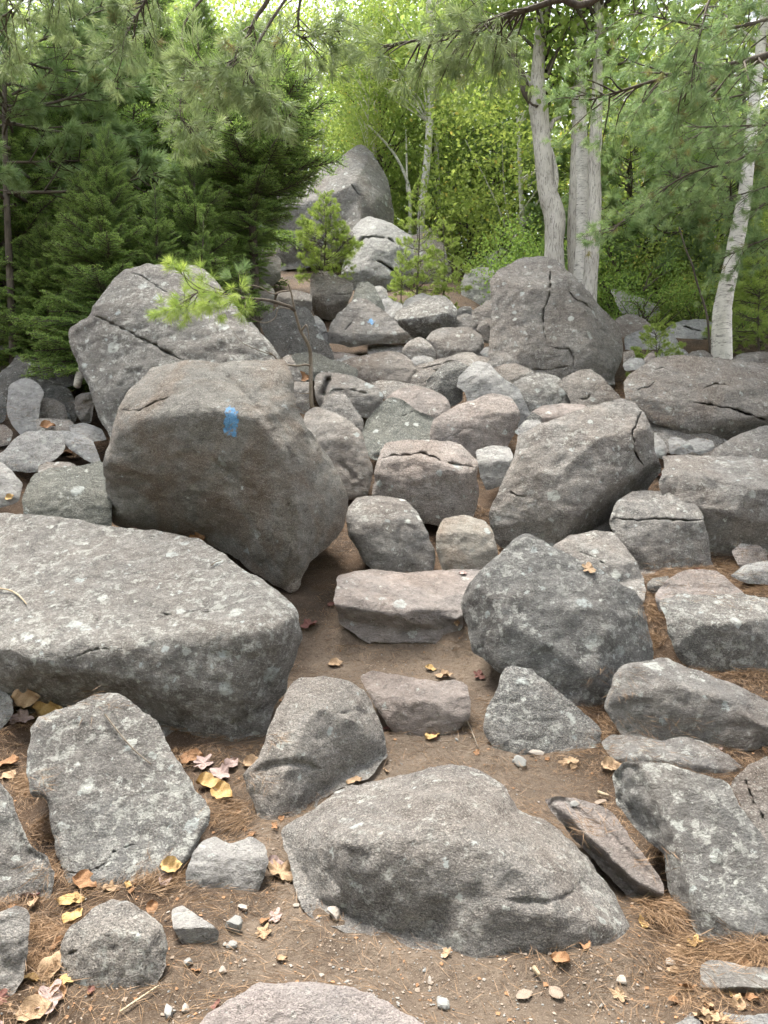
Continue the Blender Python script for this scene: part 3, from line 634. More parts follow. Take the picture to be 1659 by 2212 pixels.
rk('overhanging angular grey boulder with a split right edge above the trail', 'D', 6.5,
   '840,1150 870,1080 930,960 950,880 960,810 1060,760 1200,720 1300,690 1420,660 1480,670 1520,730 1560,800,.05 1570,880,.1 1600,960,.15 1520,1015,.25 1500,1065,.4 1430,1115,.5 1340,1165,.5 1290,1225,.35 1240,1255,.1 1120,1292,.1 1010,1262,.1 960,1272,.1 880,1232,.1 845,1200,.1',
   'grey', lean=.35, r=.84, tl=1.2, rd=.12, fa=.025, nf=4, sm=4, K='1000,1085,-.10 1100,1150,-.16 1200,1190,-.18 1010,1180,-.02 1250,900,-.14 1400,850,-.12 1420,1010,-.06 1080,900,-.12 1480,800,-.05',
   cracks=[('1510,700 1490,760 1470,800 1480,890 1505,940 1535,985', 3, .10), ('930,1070 985,1088 1005,1085', 3, .05)])
rk('pale little block wedged between the cracked boulder and the overhanging one', 'D', 7.35, '780,890 840,870 920,875 940,900 930,970 900,1012 830,1035 800,995', 'pale', lean=.2, r=.6, tl=1.4, rd=.2, sm=2, name='rock', cat='rock')
rk('tan pointed boulder above the blocky cracked boulder', 'D', 7.95, '585,810 600,750 680,700 780,660 850,640 920,660 960,720 967,752 930,805 880,880 800,900 690,890 600,870', 'pink', lean=.35, r=.68, tl=1.4, rd=.25, fa=.06, nf=6, K='760,740,-.06 850,720,-.1', cracks=[('680,820 730,790 790,790', 4, .03)])
rk('flat greenish slab with a triangular notch and blue grey chips', 'O', 7.9, '545,730 580,620 620,560 680,500 760,420 870,430 980,525 1155,590 1135,690 1105,790 900,830 745,840 735,890 620,875 555,835', 'green', lean=.95, r=.95, rd=.1, fa=.02, nf=2, sm=1, K='680,575,-.03 755,510,.06 835,578,-.03 765,560,.10 630,815,-.03 735,818,-.03', cracks=[('835,580 900,572 980,530', 2, .03), ('760,435 800,460', 2, .03)])
rk('smooth pinkish oval boulder behind the notched slab', 'O', 8.5, '755,410 860,340 980,310 1120,340 1220,390 1280,450 1295,510 1200,590 1100,590 980,560 880,500 770,450', 'pink', lean=.6, r=.5, tl=1.4, rd=.45, fa=.03)
rk('grey rounded boulder squeezed behind the right flank of the blaze boulder', 'O', 7.3, '40,700 60,560 130,515 230,525 330,570 440,635 520,700 555,790 575,900 605,1010 602,1120 560,1185 470,1195 380,1180 250,1120 100,920', 'grey', lean=.35, r=.7, tl=1.1, rd=.45, fa=.04, cracks=[('330,960 420,1060 500,1140', 6, .03)])
rk('small grey pointed rock above the squeezed rounded boulder', 'O', 8.3, '185,505 240,420 310,370 370,375 430,440 480,520 540,610 530,680 480,680 400,640 300,580 190,550', 'grey', lean=.5, r=.8, rd=.25, fa=.05, name='rock', cat='rock')
rk('rock with a deep vertical notch behind the leaning bare sapling', 'O', 8.8, '135,240 190,195 270,200 400,220 520,260 610,300 680,335 712,400 692,465 655,490 600,540 500,510 440,460 370,420 300,420 190,470 140,400', 'grey', lean=.35, r=.62, tl=1.2, rd=.3, fa=.05, sm=3, cracks=[('270,235 235,280 215,340 205,410', 6, .16), ('260,350 400,330 520,370 620,400', 4, .03)])
rk('wide dull brown boulder spanning the middle of the rock stair', 'K', 9.8, '-110,1000 30,940 200,900 380,880 450,900 520,960 548,1020 540,1160 400,1180 200,1180 60,1140 -80,1080', 'brown', lean=.35, r=.6, tl=1.3, rd=.4, fa=.04)
rk('low brown slab in front of the wide dull brown boulder', 'O', 9.0, '600,290 720,262 850,275 1000,300 1080,320 1000,400 860,400 760,410 690,390', 'brown', lean=.7, r=.4, tl=2.0, rd=.3, name='rock', cat='rock')
rk('mossy green lichened shelf of rock left of the wide brown boulder', 'J', 9.5, '560,930 640,890 780,890 900,945 1050,990 1140,1040 1120,1110 950,1110 800,1080 700,1120 620,1090', 'green', lean=.5, r=.6, tl=1.3, rd=.3, fa=.05)
rk('grey flake of rock edging out from behind the blaze boulder', 'J', 8.4, '500,930 560,905 620,1000 665,1085 640,1130 570,1080', 'grey', lean=.4, rd=.2, name='rock', cat='rock')
rk('grey rock in the gap behind the blaze boulder and the bare sapling', 'J', 8.0, '590,1140 660,1145 740,1150 760,1300 700,1380 600,1380', 'grey', lean=.3, r=.7, rd=.2, name='rock', cat='rock')
rk('small round speckled boulder right of the dark gap', 'K', 10.7, '455,870 500,800 560,765 610,755 660,780 710,840 740,900 720,960 620,965 530,965 475,920', 'grey', lean=.3, r=.6, rd=.5, fa=.06)
rk('smooth rounded boulder at the foot of the overhanging white topped rock', 'K', 10.8, '665,770 710,710 790,680 900,675 1000,668 1060,690 1130,750 1145,820 1120,900 1000,920 860,930 740,950 730,890 700,820', 'grey', lean=.3, r=.62, tl=1.2, rd=.45, fa=.04, cracks=[('880,850 905,885', 2, .05)])
rk('angular boulder with a pale top and dark undercut face high on the rock stair', 'K', 11.6, '385,570 430,510 500,480 580,450 660,420 760,395 830,410 880,460 915,520 912,590 865,675,.1 780,700,.2 700,730,.2 660,770,.2 600,760,.2 520,715,.2 450,655,.2 425,610,.1', 'lich', lean=.1, r=.45, tl=1.3, sk=.25, rd=.06, nf=2, fa=.04, sm=1, K='440,612,-.12 580,612,-.15 720,610,-.2 800,560,-.18 895,490,-.08 650,700,.05')
rk('rounded stone behind the pale topped undercut boulder', 'K', 12.2, '455,490 500,420 620,372 700,400 760,440 700,520 480,530', 'pale', lean=.4, r=.6, rd=.45, name='rock', cat='rock')
rk('triangular grey boulder with a small blue paint blaze over a black gap', 'J', 11.0, '905,800,.1 900,720 920,640 980,560 1050,500 1120,440 1180,425 1250,450 1340,510 1430,590 1500,660 1560,720 1612,770,.1 1580,792,.2 1500,792,.2 1400,802,.1 1250,802,.1 1100,832,.1 1000,805,.1', 'grey', ext=0, lean=.55, r=.92, rd=.08, fa=.03, nf=3, sm=2, K='1000,780,-.08 1100,800,-.1 1250,775,-.12 1400,770,-.1 1520,740,-.06 1180,600,-.06', cracks=[('1000,740 1080,640 1140,540', 2.5, .04)], key='tri')
rk('low flat stone under the triangular blaze boulder', 'J', 11.0, '1235,830 1400,815 1530,830 1540,900 1400,930 1250,920', 'grey', lean=.6, r=.4, tl=1.8, rd=.15, name='rock', cat='rock')
rk('long thin sill of rock below the black gap', 'J', 10.6, '930,880 1050,890 1160,915 1240,930 1200,990 1000,980 930,940', 'pink', lean=.6, r=.4, tl=1.8, rd=.2, name='rock', cat='rock')
rk('pale flat stone left of the wide brown boulder top', 'J', 10.2, '960,950 1040,925 1110,920 1180,940 1160,1010 1000,1010', 'pale', lean=.7, r=.4, tl=2, rd=.3, name='rock', cat='rock')
rk('steep dark blue grey slab behind the bare sapling', 'J', 10.2, '320,640 400,560 480,500 560,492 700,510 745,560 770,630 805,705 860,785 905,855 940,930 900,980 760,950 600,930 460,900 390,780', 'dark', lean=.45, r=.95, rd=.08, fa=.02, nf=1, sm=1, K='650,560,-.12 640,700,-.14 650,880,-.14')
rk('stack of small pale ledges left of the triangular blaze boulder', 'J', 11.2, '750,580 800,572 860,640 872,680 895,720 900,800 850,790 790,700', 'pale', lean=.4, rd=.15, nf=7, fa=.1, sm=1, name='rock', cat='rock', cracks=[('800,650 870,660', 2, .05), ('840,720 895,715', 2, .05)])
rk('greenish upright fin of rock behind the triangular blaze boulder', 'J', 12.0, '1095,450 1130,370 1150,290 1220,275 1280,310 1330,400 1375,510 1340,560 1200,560', 'green', lean=.4, r=.9, rd=.1, nf=2, K='1160,300,-.05 1280,480,-.1', sm=1)
rk('small pale stone under the lowest pine sapling twigs', 'J', 12.7, '1285,320 1340,305 1400,350 1410,400 1330,430', 'pale', lean=.5, rd=.3, name='rock', cat='rock')
rk('pale wedge between the green fin and the undercut boulder', 'J', 12.0, '1345,440 1400,400 1450,440 1535,470 1490,560 1440,590 1380,540', 'pale', lean=.6, r=.7, rd=.12, sm=1, name='rock', cat='rock')
rk('dark rounded boulder above the black gap, sapling rooted behind it', 'J', 12.8, '745,230 800,180 900,190 1000,240 1100,300 1092,370 1060,410 1045,480,.1 980,545,.2 870,540,.2 770,510,.2 745,400', 'brown', lean=.15, r=.55, tl=1.4, rd=.25, fa=.05, cracks=[('960,390 1050,380 1090,365', 3, .06)])
rk('boxy grey rock left of the dark rounded boulder', 'J', 12.4, '445,420 480,360 560,345 680,360 740,390 748,505 640,515 480,505', 'grey', lean=.15, r=.6, tl=1.8, rd=.1, nf=3, sm=1)
rk('grey rock in the shade of the spruce above the dark slab', 'J', 12.0, '120,330 230,240 380,300 420,350 400,520 200,560 100,480', 'grey', lean=.4, rd=.3)
rk('sunlit tan topped rock with a brown face behind the spruce', 'J', 14.0, '60,180 100,60 320,10 440,50 478,110 470,230 360,290 180,260', 'tan', lean=.1, r=.5, tl=1.6, rd=.12, nf=3, sm=1)
rk('stacked pale boulder split by a diagonal crack below the far pyramid', 'I', 15.0, '1020,1130 1040,1070 1060,1010 1130,900 1110,770 1200,690 1260,675 1340,700 1460,750 1510,790 1600,830 1620,1000 1580,1180 1500,1240 1300,1270 1160,1260 1060,1220', 'pale', lean=.3, r=.7, tl=1.2, rd=.15, fa=.07, nf=5, sm=2, K='1150,1130,-.2 1320,1060,-.25 1300,900,-.25', cracks=[('1120,890 1220,850 1400,840 1500,900', 4, .12), ('1300,1040 1360,1070 1440,1120 1520,1190', 4, .3)])
rk('dark boulder behind the twin pine saplings', 'U', 15.6, '850,620 870,540 895,510 930,495 958,530 972,580 975,640 940,660', 'brown', lean=.3, rd=.3, fa=.1)
rk('far pointed pyramid of rock with a bright left face', 'I', 17.0, '200,640 320,520 480,420 640,330 850,240 960,170 1100,60 1160,30 1210,35 1270,100 1350,210 1410,330 1440,480 1460,700 1460,860 1100,900 700,1000 200,1000', 'grey', lean=.35, r=.95, rd=.07, fa=.03, nf=3, sm=1, K='1160,80,-.3 1090,260,-.7 1090,400,-.9 1150,520,-1.0 1170,700,-1.1 1170,860,-1.2 700,600,-.5', cracks=[('1080,370 1110,430 1150,490 1195,490', 3, .12)])
rk('bright rock face behind the right hand pine sapling', 'K', 14.5, '960,300 1000,200 1100,158 1220,165 1300,200 1300,500 1130,600 1000,560', 'pale', lean=.3, r=.9, rd=.15, nf=4)
rk('pale pointed rock peeking over the left shoulder of the monumental boulder', 'K', 16.0, '1090,180 1200,40 1280,-12 1340,0 1430,100 1480,260 1100,300', 'pale', lean=.4, rd=.1, nf=3, fa=.1)
rk('monumental grey boulder with a tall vertical crack in front of the tree trunks', 'D', 9.9,
   '835,470 840,380 850,250 840,130 880,90 960,40 1050,20 1100,30 1150,60 1220,120 1290,200,.1 1350,270,.2 1410,320,.3 1430,380,.35 1437,480,.35 1405,540,.3 1392,605,.25 1350,575,.15 1300,590,.05 1150,600 1050,580 950,550 870,520',
   'grey', lean=.38, r=.92, tl=1.3, rd=.14, fa=.035, nf=6, sm=3, K='960,250,-.15 1080,300,-.2 1110,100,-.1 1200,200,-.16 1280,420,-.22 1190,440,-.25 1130,420,-.16 1330,550,-.1 980,470,-.15',
   cracks=[('1108,70 1104,180 1082,260 1078,330 1088,410', 3.2, .12), ('1110,425 1150,440 1190,440 1215,480 1222,530', 3, .09), ('1190,170 1230,230 1300,270', 3, .06), ('1030,520 1110,520 1200,515', 3, .06)], key='monument')
rk('dark chip of rock beside the left foot of the monumental boulder', 'K', 12.2, '915,525 980,485 1040,490 1080,560 1000,590 925,575', 'dark', lean=.4, rd=.1, sm=1, name='rock', cat='rock')
rk('low grey stone between the undercut and the monumental boulder', 'K', 11.7, '860,690 920,580 1000,550 1080,580 1135,615 1095,690 1000,700', 'grey', lean=.4, r=.6, rd=.2, name='rock', cat='rock')
rk('grey slab tucked against the left side of the monumental boulder', 'K', 11.6, '1055,530 1210,425 1260,520 1240,640 1130,620 1070,580', 'grey', lean=.5, rd=.1, name='rock', cat='rock')
rk('shadowed rock at the left foot of the monumental boulder', 'K', 11.0, '1090,690 1130,620 1230,580 1260,740 1200,780 1140,760', 'brown', lean=.3, rd=.2, name='rock', cat='rock')
rk('small pale stone wedged at the foot of the monumental boulder', 'K', 10.4, '1120,890 1170,840 1200,835 1222,925 1190,940', 'pale', lean=.4, rd=.2, name='rock', cat='rock')
rk('long layered flat rock with a pinkish right end', 'K', 10.2, '540,1005 700,960 880,920 970,885 1060,890 1090,920 1200,930 1245,935 1190,1010 1050,1040 830,1070 620,1090 550,1065', 'grey', lean=.4, r=.5, tl=1.8, rd=.15, fa=.05, sm=2, cracks=[('560,1020 700,1000 850,960 960,940', 2.5, .05), ('600,1050 780,1030', 2.5, .05)])
rk('small white flecked stone above the long layered rock', 'K', 10.6, '525,960 560,920 630,910 700,925 738,960 640,1000 545,1000', 'pale', lean=.4, r=.5, rd=.4, name='rock', cat='rock')
rk('small brown boulder below the long layered rock', 'K', 9.5, '525,1145 550,1080 620,1035 700,1035 750,1055 720,1120 660,1190 530,1180', 'brown', lean=.3, r=.6, rd=.4, name='rock', cat='rock')
rk('dark green boulder with white specks in the middle of the rock stair', 'K', 9.0, '655,1165 680,1110 760,1040 850,970 920,960 1000,1000 1045,1045 970,1090 960,1150 975,1200 965,1255 880,1295 800,1278 740,1215 668,1192', 'dark', lean=.35, r=.8, rd=.2, fa=.06, nf=6, sm=2, K='720,1200,-.05 680,1160,.05 850,1120,-.12', key='spk')
rk('white crusted angular boulder with a dark right face', 'D', 8.8, '700,590 712,560 780,500 830,505 900,570 960,610 1005,645 1032,692 1005,740 930,740 860,700 760,670 740,610', 'pale', lean=.35, r=.8, rd=.08, nf=2, fa=.04, sm=1, K='845,520,-.06 860,590,-.12 880,660,-.12 780,580,-.08')
rk('grey wedge at the lower left foot of the monumental boulder', 'K', 9.8, '1180,980 1240,920 1290,870 1350,890 1460,970 1480,1030 1250,1050', 'grey', lean=.5, rd=.15, name='rock', cat='rock')
rk('rounded brown rock below the vertical crack of the monumental boulder', 'K', 9.4, '1245,1025 1340,985 1430,980 1530,1020 1610,1065 1500,1140 1410,1165 1340,1100', 'brown', lean=.4, r=.6, rd=.3, name='rock', cat='rock')
rk('blue grey lichen boulder right of the white crusted one', 'D', 8.8, '940,595 1000,560 1060,545 1130,560 1200,610 1215,690 1100,720 1035,715 990,650', 'lich', lean=.4, r=.65, rd=.35, fa=.05)
rk('purplish brown boulder at the right foot of the monumental boulder', 'D', 8.6, '1145,585 1200,550 1290,530 1340,570 1400,640 1440,680 1350,740 1220,720 1200,640', 'brown', lean=.45, r=.7, rd=.25, fa=.05, cracks=[('1240,655 1270,660 1290,640', 2.5, .05)])
rk('thin flat slab lying over a shadow above the overhanging boulder', 'D', 8.1, '1025,722 1070,690 1150,680 1250,684 1275,692 1200,722 1080,752', 'pink', lean=.5, r=.45, tl=2.2, rd=.06, sm=1, nf=1, thick=.5, name='rock', cat='rock')
rk('small dark stone left of the thin flat slab', 'D', 8.0, '995,750 1030,718 1070,742 1060,775 1005,780', 'dark', lean=.4, rd=.2, name='rock', cat='rock')
rk('small pale stone at the upper left corner of the overhanging boulder', 'D', 7.7, '950,805 1000,755 1055,752 1080,780 1010,830', 'pale', lean=.6, rd=.3, name='rock', cat='rock')
# ---- right
rk('long weathered brown ledge with a deep crack at the right edge', 'U', 8.0,
   '1345,825 1362,807 1382,792 1412,775 1454,769 1492,770 1567,774 1617,782 1680,790 1760,800 1760,930,.2 1660,918,.25 1640,925,.3 1575,950,.25 1545,940,.15 1520,932,.1 1470,912,.05 1420,895 1385,870 1352,848', 'brown', lean=.5, r=.62, tl=1.3, rd=.14, fa=.05, nf=9, sm=2,
   K='1500,868,-.10 1560,880,-.12 1640,900,-.14 1420,840,-.06 1500,830,-.1 1600,840,-.1', cracks=[('1500,869 1545,876 1592,888 1640,906 1670,912', 3, .22), ('1410,800 1430,792 1460,800', 2.5, .05), ('1520,840 1540,832 1570,828', 2.5, .06), ('1370,845 1400,835 1420,820', 2.5, .05)])
rk('cracked grey rock at the right edge beside the birch foot', 'L', 9.2, '1350,940 1380,925 1450,890 1659,880 1800,885 1800,1020 1500,1010', 'brown', lean=.6, r=.6, rd=.15, cracks=[('1540,990 1580,960 1620,930', 2.5, .08)])
rk('grey slab sloping down to the right below the brown ledge', 'M', 7.9, '625,375 740,335 850,380 1000,430 1150,510 1320,565 1240,680 1050,660 800,620 660,540', 'grey', lean=.8, r=.6, tl=1.5, rd=.14, fa=.04)
rk('small pale stone beside the split edge of the overhanging boulder', 'M', 7.75, '660,520 710,525 765,570 800,655 760,700 670,680', 'pale', lean=.5, rd=.2, name='rock', cat='rock')
rk('white streaked stone on the needles behind the pink flat rock', 'M', 7.6, '815,560 840,535 900,545 1000,600 1030,640 960,665 825,665', 'pale', lean=.4, r=.6, rd=.1, sm=1, name='rock', cat='rock')
rk('little white stone below the sloping grey slab', 'M', 7.7, '965,575 1060,545 1190,570 1200,620 1080,670 1000,640', 'pale', lean=.5, rd=.2, name='rock', cat='rock')
rk('rounded grey boulder running off the right edge below the brown ledge', 'U', 7.3, '1520,1000 1545,970 1605,937 1640,922 1700,912 1780,915 1780,1060 1600,1060', 'grey', lean=.5, r=.5, tl=1.2, rd=.3, fa=.04)
rk('massive boulder with a pink flat top and dark face at the right edge', 'U', 6.4, '1418,1040 1430,1005 1425,985 1460,980 1510,985 1570,983 1640,990 1780,1000 1780,1190 1655,1190,.1 1590,1192,.1 1520,1180,.1 1505,1100,.1 1480,1075,.1 1432,1056,.1', 'grey', lean=.1, r=.63, tl=1.9, sk=-.06, rd=.1, fa=.03, nf=4, sm=3, K='1440,1040,-.05 1500,1028,-.12 1560,1015,-.14 1640,1020,-.15 1560,1100,-.1 1640,1120,-.08 1530,1060,.0')
rk('small pinkish stone in the needles at the right edge', 'E', 6.2, '1508,330 1540,298 1620,305 1652,340 1655,375 1540,390', 'pink', lean=.4, r=.6, rd=.3, name='rock', cat='rock')
rk('pale split stone at the right edge below the small pinkish stone', 'E', None, '1495,435 1560,385 1659,370 1760,380 1760,470 1560,458', 'pale', lean=.5, r=.6, rd=.2, name='rock', cat='rock')
rk('peaked pinkish rock behind the blocky lichen boulder at the right edge', 'E', 5.6, '1170,520 1220,450 1310,405 1440,415 1480,450 1530,490 1570,520 1540,600 1200,600', 'pink', lean=.5, r=.65, tl=1.2, rd=.15, fa=.08, nf=4, sm=2)
rk('blocky lichen streaked boulder at the right edge below the peaked rock', 'E', 5.0, '1185,548 1290,510 1400,520 1560,515 1659,535 1760,560 1780,780 1659,840 1540,872 1420,842 1330,822 1270,762 1230,682 1222,620', 'lich', lean=.25, r=.68, tl=1.5, rd=.18, fa=.04, nf=4, sm=3, K='1300,640,-.06 1450,640,-.1 1600,660,-.1 1500,780,-.06')
rk('dark splintered slab end poking from the needles behind the lichen boulder', 'E', 5.75, '1135,470 1160,445 1230,435 1235,500 1180,515 1138,505', 'dark', lean=.2, r=.5, tl=2, rd=.08, nf=2, sm=1, name='rock', cat='rock')
rk('bluish pale rocks seen left of the leaning birch', 'L', 12.0, '780,700 830,650 950,608 1100,600 1230,650 1260,820 1180,900 1040,900 900,860', 'pale', lean=.6, r=.7, rd=.12, fa=.12, nf=8, sm=1, cracks=[('930,660 1010,690 1100,700', 3, .15), ('1000,800 1100,770 1190,790', 3, .15)])
rk('bluish rock right of the leaning birch foot', 'L', 12.0, '1310,820 1400,780 1500,780 1600,860 1620,960 1320,960', 'pale', lean=.6, rd=.2, fa=.1)
rk('tilted pale slab beneath the pine boughs right of the trunks', 'L', 13.0, '320,345 380,345 550,410 700,470 725,520 650,580 500,540 400,510', 'pale', lean=.6, r=.5, rd=.1, sm=1)
rk('shadowed brown rock under the tilted pale slab', 'L', 12.0, '360,600 420,565 500,558 600,600 720,690 760,900 400,900', 'brown', lean=.5, rd=.3)
rk('small grey boulder standing in the wood behind the tilted slab', 'L', 16.0, '780,470 800,430 850,418 890,480 920,540 900,620 780,620', 'pale', lean=.4, rd=.15)
rk('grey stone at the right base of the monumental boulder', 'L', 9.6, '420,880 500,868 520,920 500,990 420,980', 'grey', lean=.4, rd=.2, name='rock', cat='rock')
rk('pointed tan stone on the needles right of the monumental boulder', 'L', 9.4, '590,950 630,900 680,872 695,930 690,980 600,980', 'pink', lean=.4, rd=.15, name='rock', cat='rock')
rk('white lichened flat stone at the head of the needle gully', 'L', 9.3, '415,990 480,930 600,940 600,1010 440,1030', 'pale', lean=.7, rd=.2, name='rock', cat='rock')
rk('flat broken slab under dry leaves between the left pile and the tilted slab', 'N', 8.05, '320,705 450,700 600,712 650,770 560,830 330,815', 'grey', lean=.6, r=.4, tl=1.2, rd=.1, sm=1, name='rock', cat='rock')
rk('low brownish wedge at the left edge above the tilted slab', 'N', 8.15, '-90,770 40,755 110,820 80,900 -90,930', 'brown', lean=.5, r=.5, rd=.1, sm=1, name='rock', cat='rock')
rk('splintered grey slab below the upright two faced stone', 'N', 7.95, '600,765 720,735 870,790 915,860 760,880 640,840', 'pale', lean=.6, r=.4, tl=1.2, rd=.08, sm=1, name='rock', cat='rock')
rk('dark broken stone wedged left of the upright two faced stone', 'N', 8.75, '560,560 640,540 680,640 640,720 560,700', 'dark', lean=.3, r=.7, rd=.08, sm=1, name='rock', cat='rock')
rk('rounded pale stone on the ground right of the little pine sapling', 'L', 10.3, '700,920 760,850 860,830 950,865 1000,930 900,990 760,990', 'pale', lean=.5, r=.6, rd=.2, name='rock', cat='rock')
rk('grey stone at the left foot of the banded birch', 'L', 10.0, '960,940 1010,880 1110,865 1190,915 1200,970 1050,990', 'grey', lean=.5, r=.6, rd=.2, name='rock', cat='rock')
rk('pale ledge of rock in the wood between the monumental boulder and the birch', 'L', 11.4, '440,760 560,700 700,690 830,730 900,800 860,900 600,920 450,880', 'pale', lean=.6, r=.6, rd=.15, fa=.1)
for i, (a, k) in enumerate(RK): build_rock(i, *a, **k)
# soil banked up against the stones
from mathutils.kdtree import KDTree
rv = np.vstack(ALLV); rv = rv[(rv[:, 1] < 12)]
rz = ground_z(rv[:, 0], rv[:, 1]); rv = rv[(np.abs(rv[:, 2] - rz) < .10)][::3]
kd = KDTree(len(rv))
for i, p in enumerate(rv): kd.insert((p[0], p[1], 0), i)
kd.balance()
near = np.full(len(gv), 9.0)
for i in np.where((np.abs(gv[:, 0]) < 5.5) & (gv[:, 1] > 1) & (gv[:, 1] < 12))[0]:
    near[i] = kd.find((gv[i, 0], gv[i, 1], 0))[2]
deep = sstep(6.2, 7.2, gv[:, 1]) * (1 - sstep(12, 14, gv[:, 1])) * .14     # hollows between the stacked boulders
gv[:, 2] -= deep * (1 - sstep(3.0, 4.2, np.abs(gv[:, 0] + .2)) * .6)
gv[:, 2] += np.where(gv[:, 1] < 5.5, .045, .025) * np.exp(-(near / .10) ** 2) * (1 + .5 * vnoise(gv * 6, 91))
ground.data.vertices.foreach_set('co', gv.astype(np.float32).ravel()); ground.data.update()
NEAR = near.reshape(ny, nx)
gtri = np.vstack([gq[:, [0, 1, 2]], gq[:, [0, 2, 3]]])
ALLV.append(gv); ALLF.append(gtri + NOFF[0])
AV = np.vstack(ALLV); AF = np.vstack(ALLF)
N_ROCK_F = sum(len(f) for f in ALLF[:-1])
CAMV = Vector((0, 0, CAM_Z))
def hit(u, v):
    d = (P3(u, v, 1.0) - CAMV).normalized()
    loc, nor, idx, dist = BVH.ray_cast(CAMV, d)
    if loc is None: return None
    if nor.dot(d) > 0: nor = -nor
    return loc, nor, idx >= N_ROCK_F

def paint_blaze(key, poly, step, label):
    """a coat of paint lying 3 mm proud of the stone"""
    o, A, FF = ROCKS[key]
    tree = BVHTree.FromPolygons(A.tolist(), FF.tolist(), all_triangles=True)
    poly = np.array(poly, float); B = resample(poly, step)
    B = B + rng.normal(0, step * .9, B.shape)
    gx_, gy_ = np.meshgrid(np.arange(B[:, 0].min(), B[:, 0].max(), step), np.arange(B[:, 1].min(), B[:, 1].max(), step))
    q = np.stack([gx_.ravel(), gy_.ravel()], -1) + rng.uniform(-.2, .2, (gx_.size, 2)) * step
    q = q[inside(q[:, 0], q[:, 1], B)]; q = q[seg_dist(q, B) > step * .5]
    V2, F = tri2d(B, q); pts = []
    for u, v in V2:
        d = (P3(u, v, 1.0) - CAMV).normalized()
        loc, nor, i, dist = tree.ray_cast(CAMV, d)
        pts.append(loc + (CAMV - loc).normalized() * 0.003)
    W = np.array([p[:] for p in pts]) - np.array(o.location)
    n0 = np.cross(W[F[:, 1]] - W[F[:, 0]], W[F[:, 2]] - W[F[:, 0]])
    if n0[:, 1].sum() > 0: F = F[:, ::-1]
    b = mesh_obj('paint_blaze', W, F, M['paint'], parent=o)
    b['label'] = label
paint_blaze('blaze', [(488, 877), (503, 880), (514, 888), (514, 915), (510, 944), (483, 941), (484, 905)], 2.0, 'upright blue painted trail blaze')
paint_blaze('tri', [(792, 694), (800, 688), (811, 694), (804, 703)], 1.2, 'small faded blue painted trail blaze')

# ------------------------------------------------------------------ plants: building blocks
def tube(pts, rad, seg=7, wob=0.0):
    pts = [Vector(p) for p in pts]; n = len(pts); V = []; F = []
    up = Vector((0.13, 0.31, 0.94))
    for i, p in enumerate(pts):
        t = (pts[min(i + 1, n - 1)] - pts[max(i - 1, 0)]).normalized()
        a = t.cross(up)
        if a.length < 1e-3: a = t.cross(Vector((1, 0, 0)))
        a.normalize(); b = t.cross(a)
        for k in range(seg):
            an = 2 * math.pi * k / seg; r = rad[i] * (1 + wob * (random.random() - .5))
            V.append(p + a * (math.cos(an) * r) + b * (math.sin(an) * r))
    for i in range(n - 1):
        for k in range(seg):
            a, b = i * seg + k, i * seg + (k + 1) % seg
            F += [(a, b, b + seg), (a, b + seg, a + seg)]
    c = len(V); V.append(pts[-1]); F += [((n - 1) * seg + k, (n - 1) * seg + (k + 1) % seg, c) for k in range(seg)]
    return [tuple(v) for v in V], F
def smooth_line(pts, k=4):
    """Catmull-Rom through the points"""
    P = [Vector(p) for p in pts]; P = [P[0] * 2 - P[1]] + P + [P[-1] * 2 - P[-2]]; r = []
    for i in range(1, len(P) - 2):
        for j in range(k):
            t = j / k; a, b, c, d = P[i - 1], P[i], P[i + 1], P[i + 2]
            r.append(0.5 * ((2 * b) + (c - a) * t + (2 * a - 5 * b + 4 * c - d) * t * t + (3 * b - a - 3 * c + d) * t ** 3))
    r.append(P[-2]); return r
class Bag:
    def __init__(s): s.v = []; s.f = []; s.sh = []
    def add(s, v, f, sh=0.5):
        o = len(s.v); s.v += v; s.f += [tuple(i + o for i in t) for t in f]; s.sh += [sh] * len(v)
    def tube(s, pts, rad, seg=6, wob=0.0): s.add(*tube(pts, rad, seg, wob))
    def obj(s, name, mat, parent=None, loc=None, smooth=False, attr=True):
        o = mesh_obj(name, s.v, s.f, mat, parent, smooth, loc)
        if attr: set_attr(o, 'shade', s.sh)
        return o
def needles(org, dirs, length, width, shade):
    """thin triangles: arrays of origins, unit directions, lengths"""
    n = len(org); rnd = rng.normal(size=(n, 3)); side = np.cross(dirs, rnd); side /= np.linalg.norm(side, axis=1)[:, None] + 1e-9
    w = (np.asarray(width) * 0.5 * np.ones(n))[:, None]
    mid = org + dirs * (np.asarray(length)[:, None] * .45)
    V = np.stack([org, mid + side * w, org + dirs * np.asarray(length)[:, None], mid - side * w], 1).reshape(-1, 3)
    i = np.arange(n) * 4
    F = np.stack([i, i + 1, i + 2, i + 3], 1)
    return V, F, np.repeat(shade, 4)
def unit(a): return a / (np.linalg.norm(a, axis=-1, keepdims=True) + 1e-9)

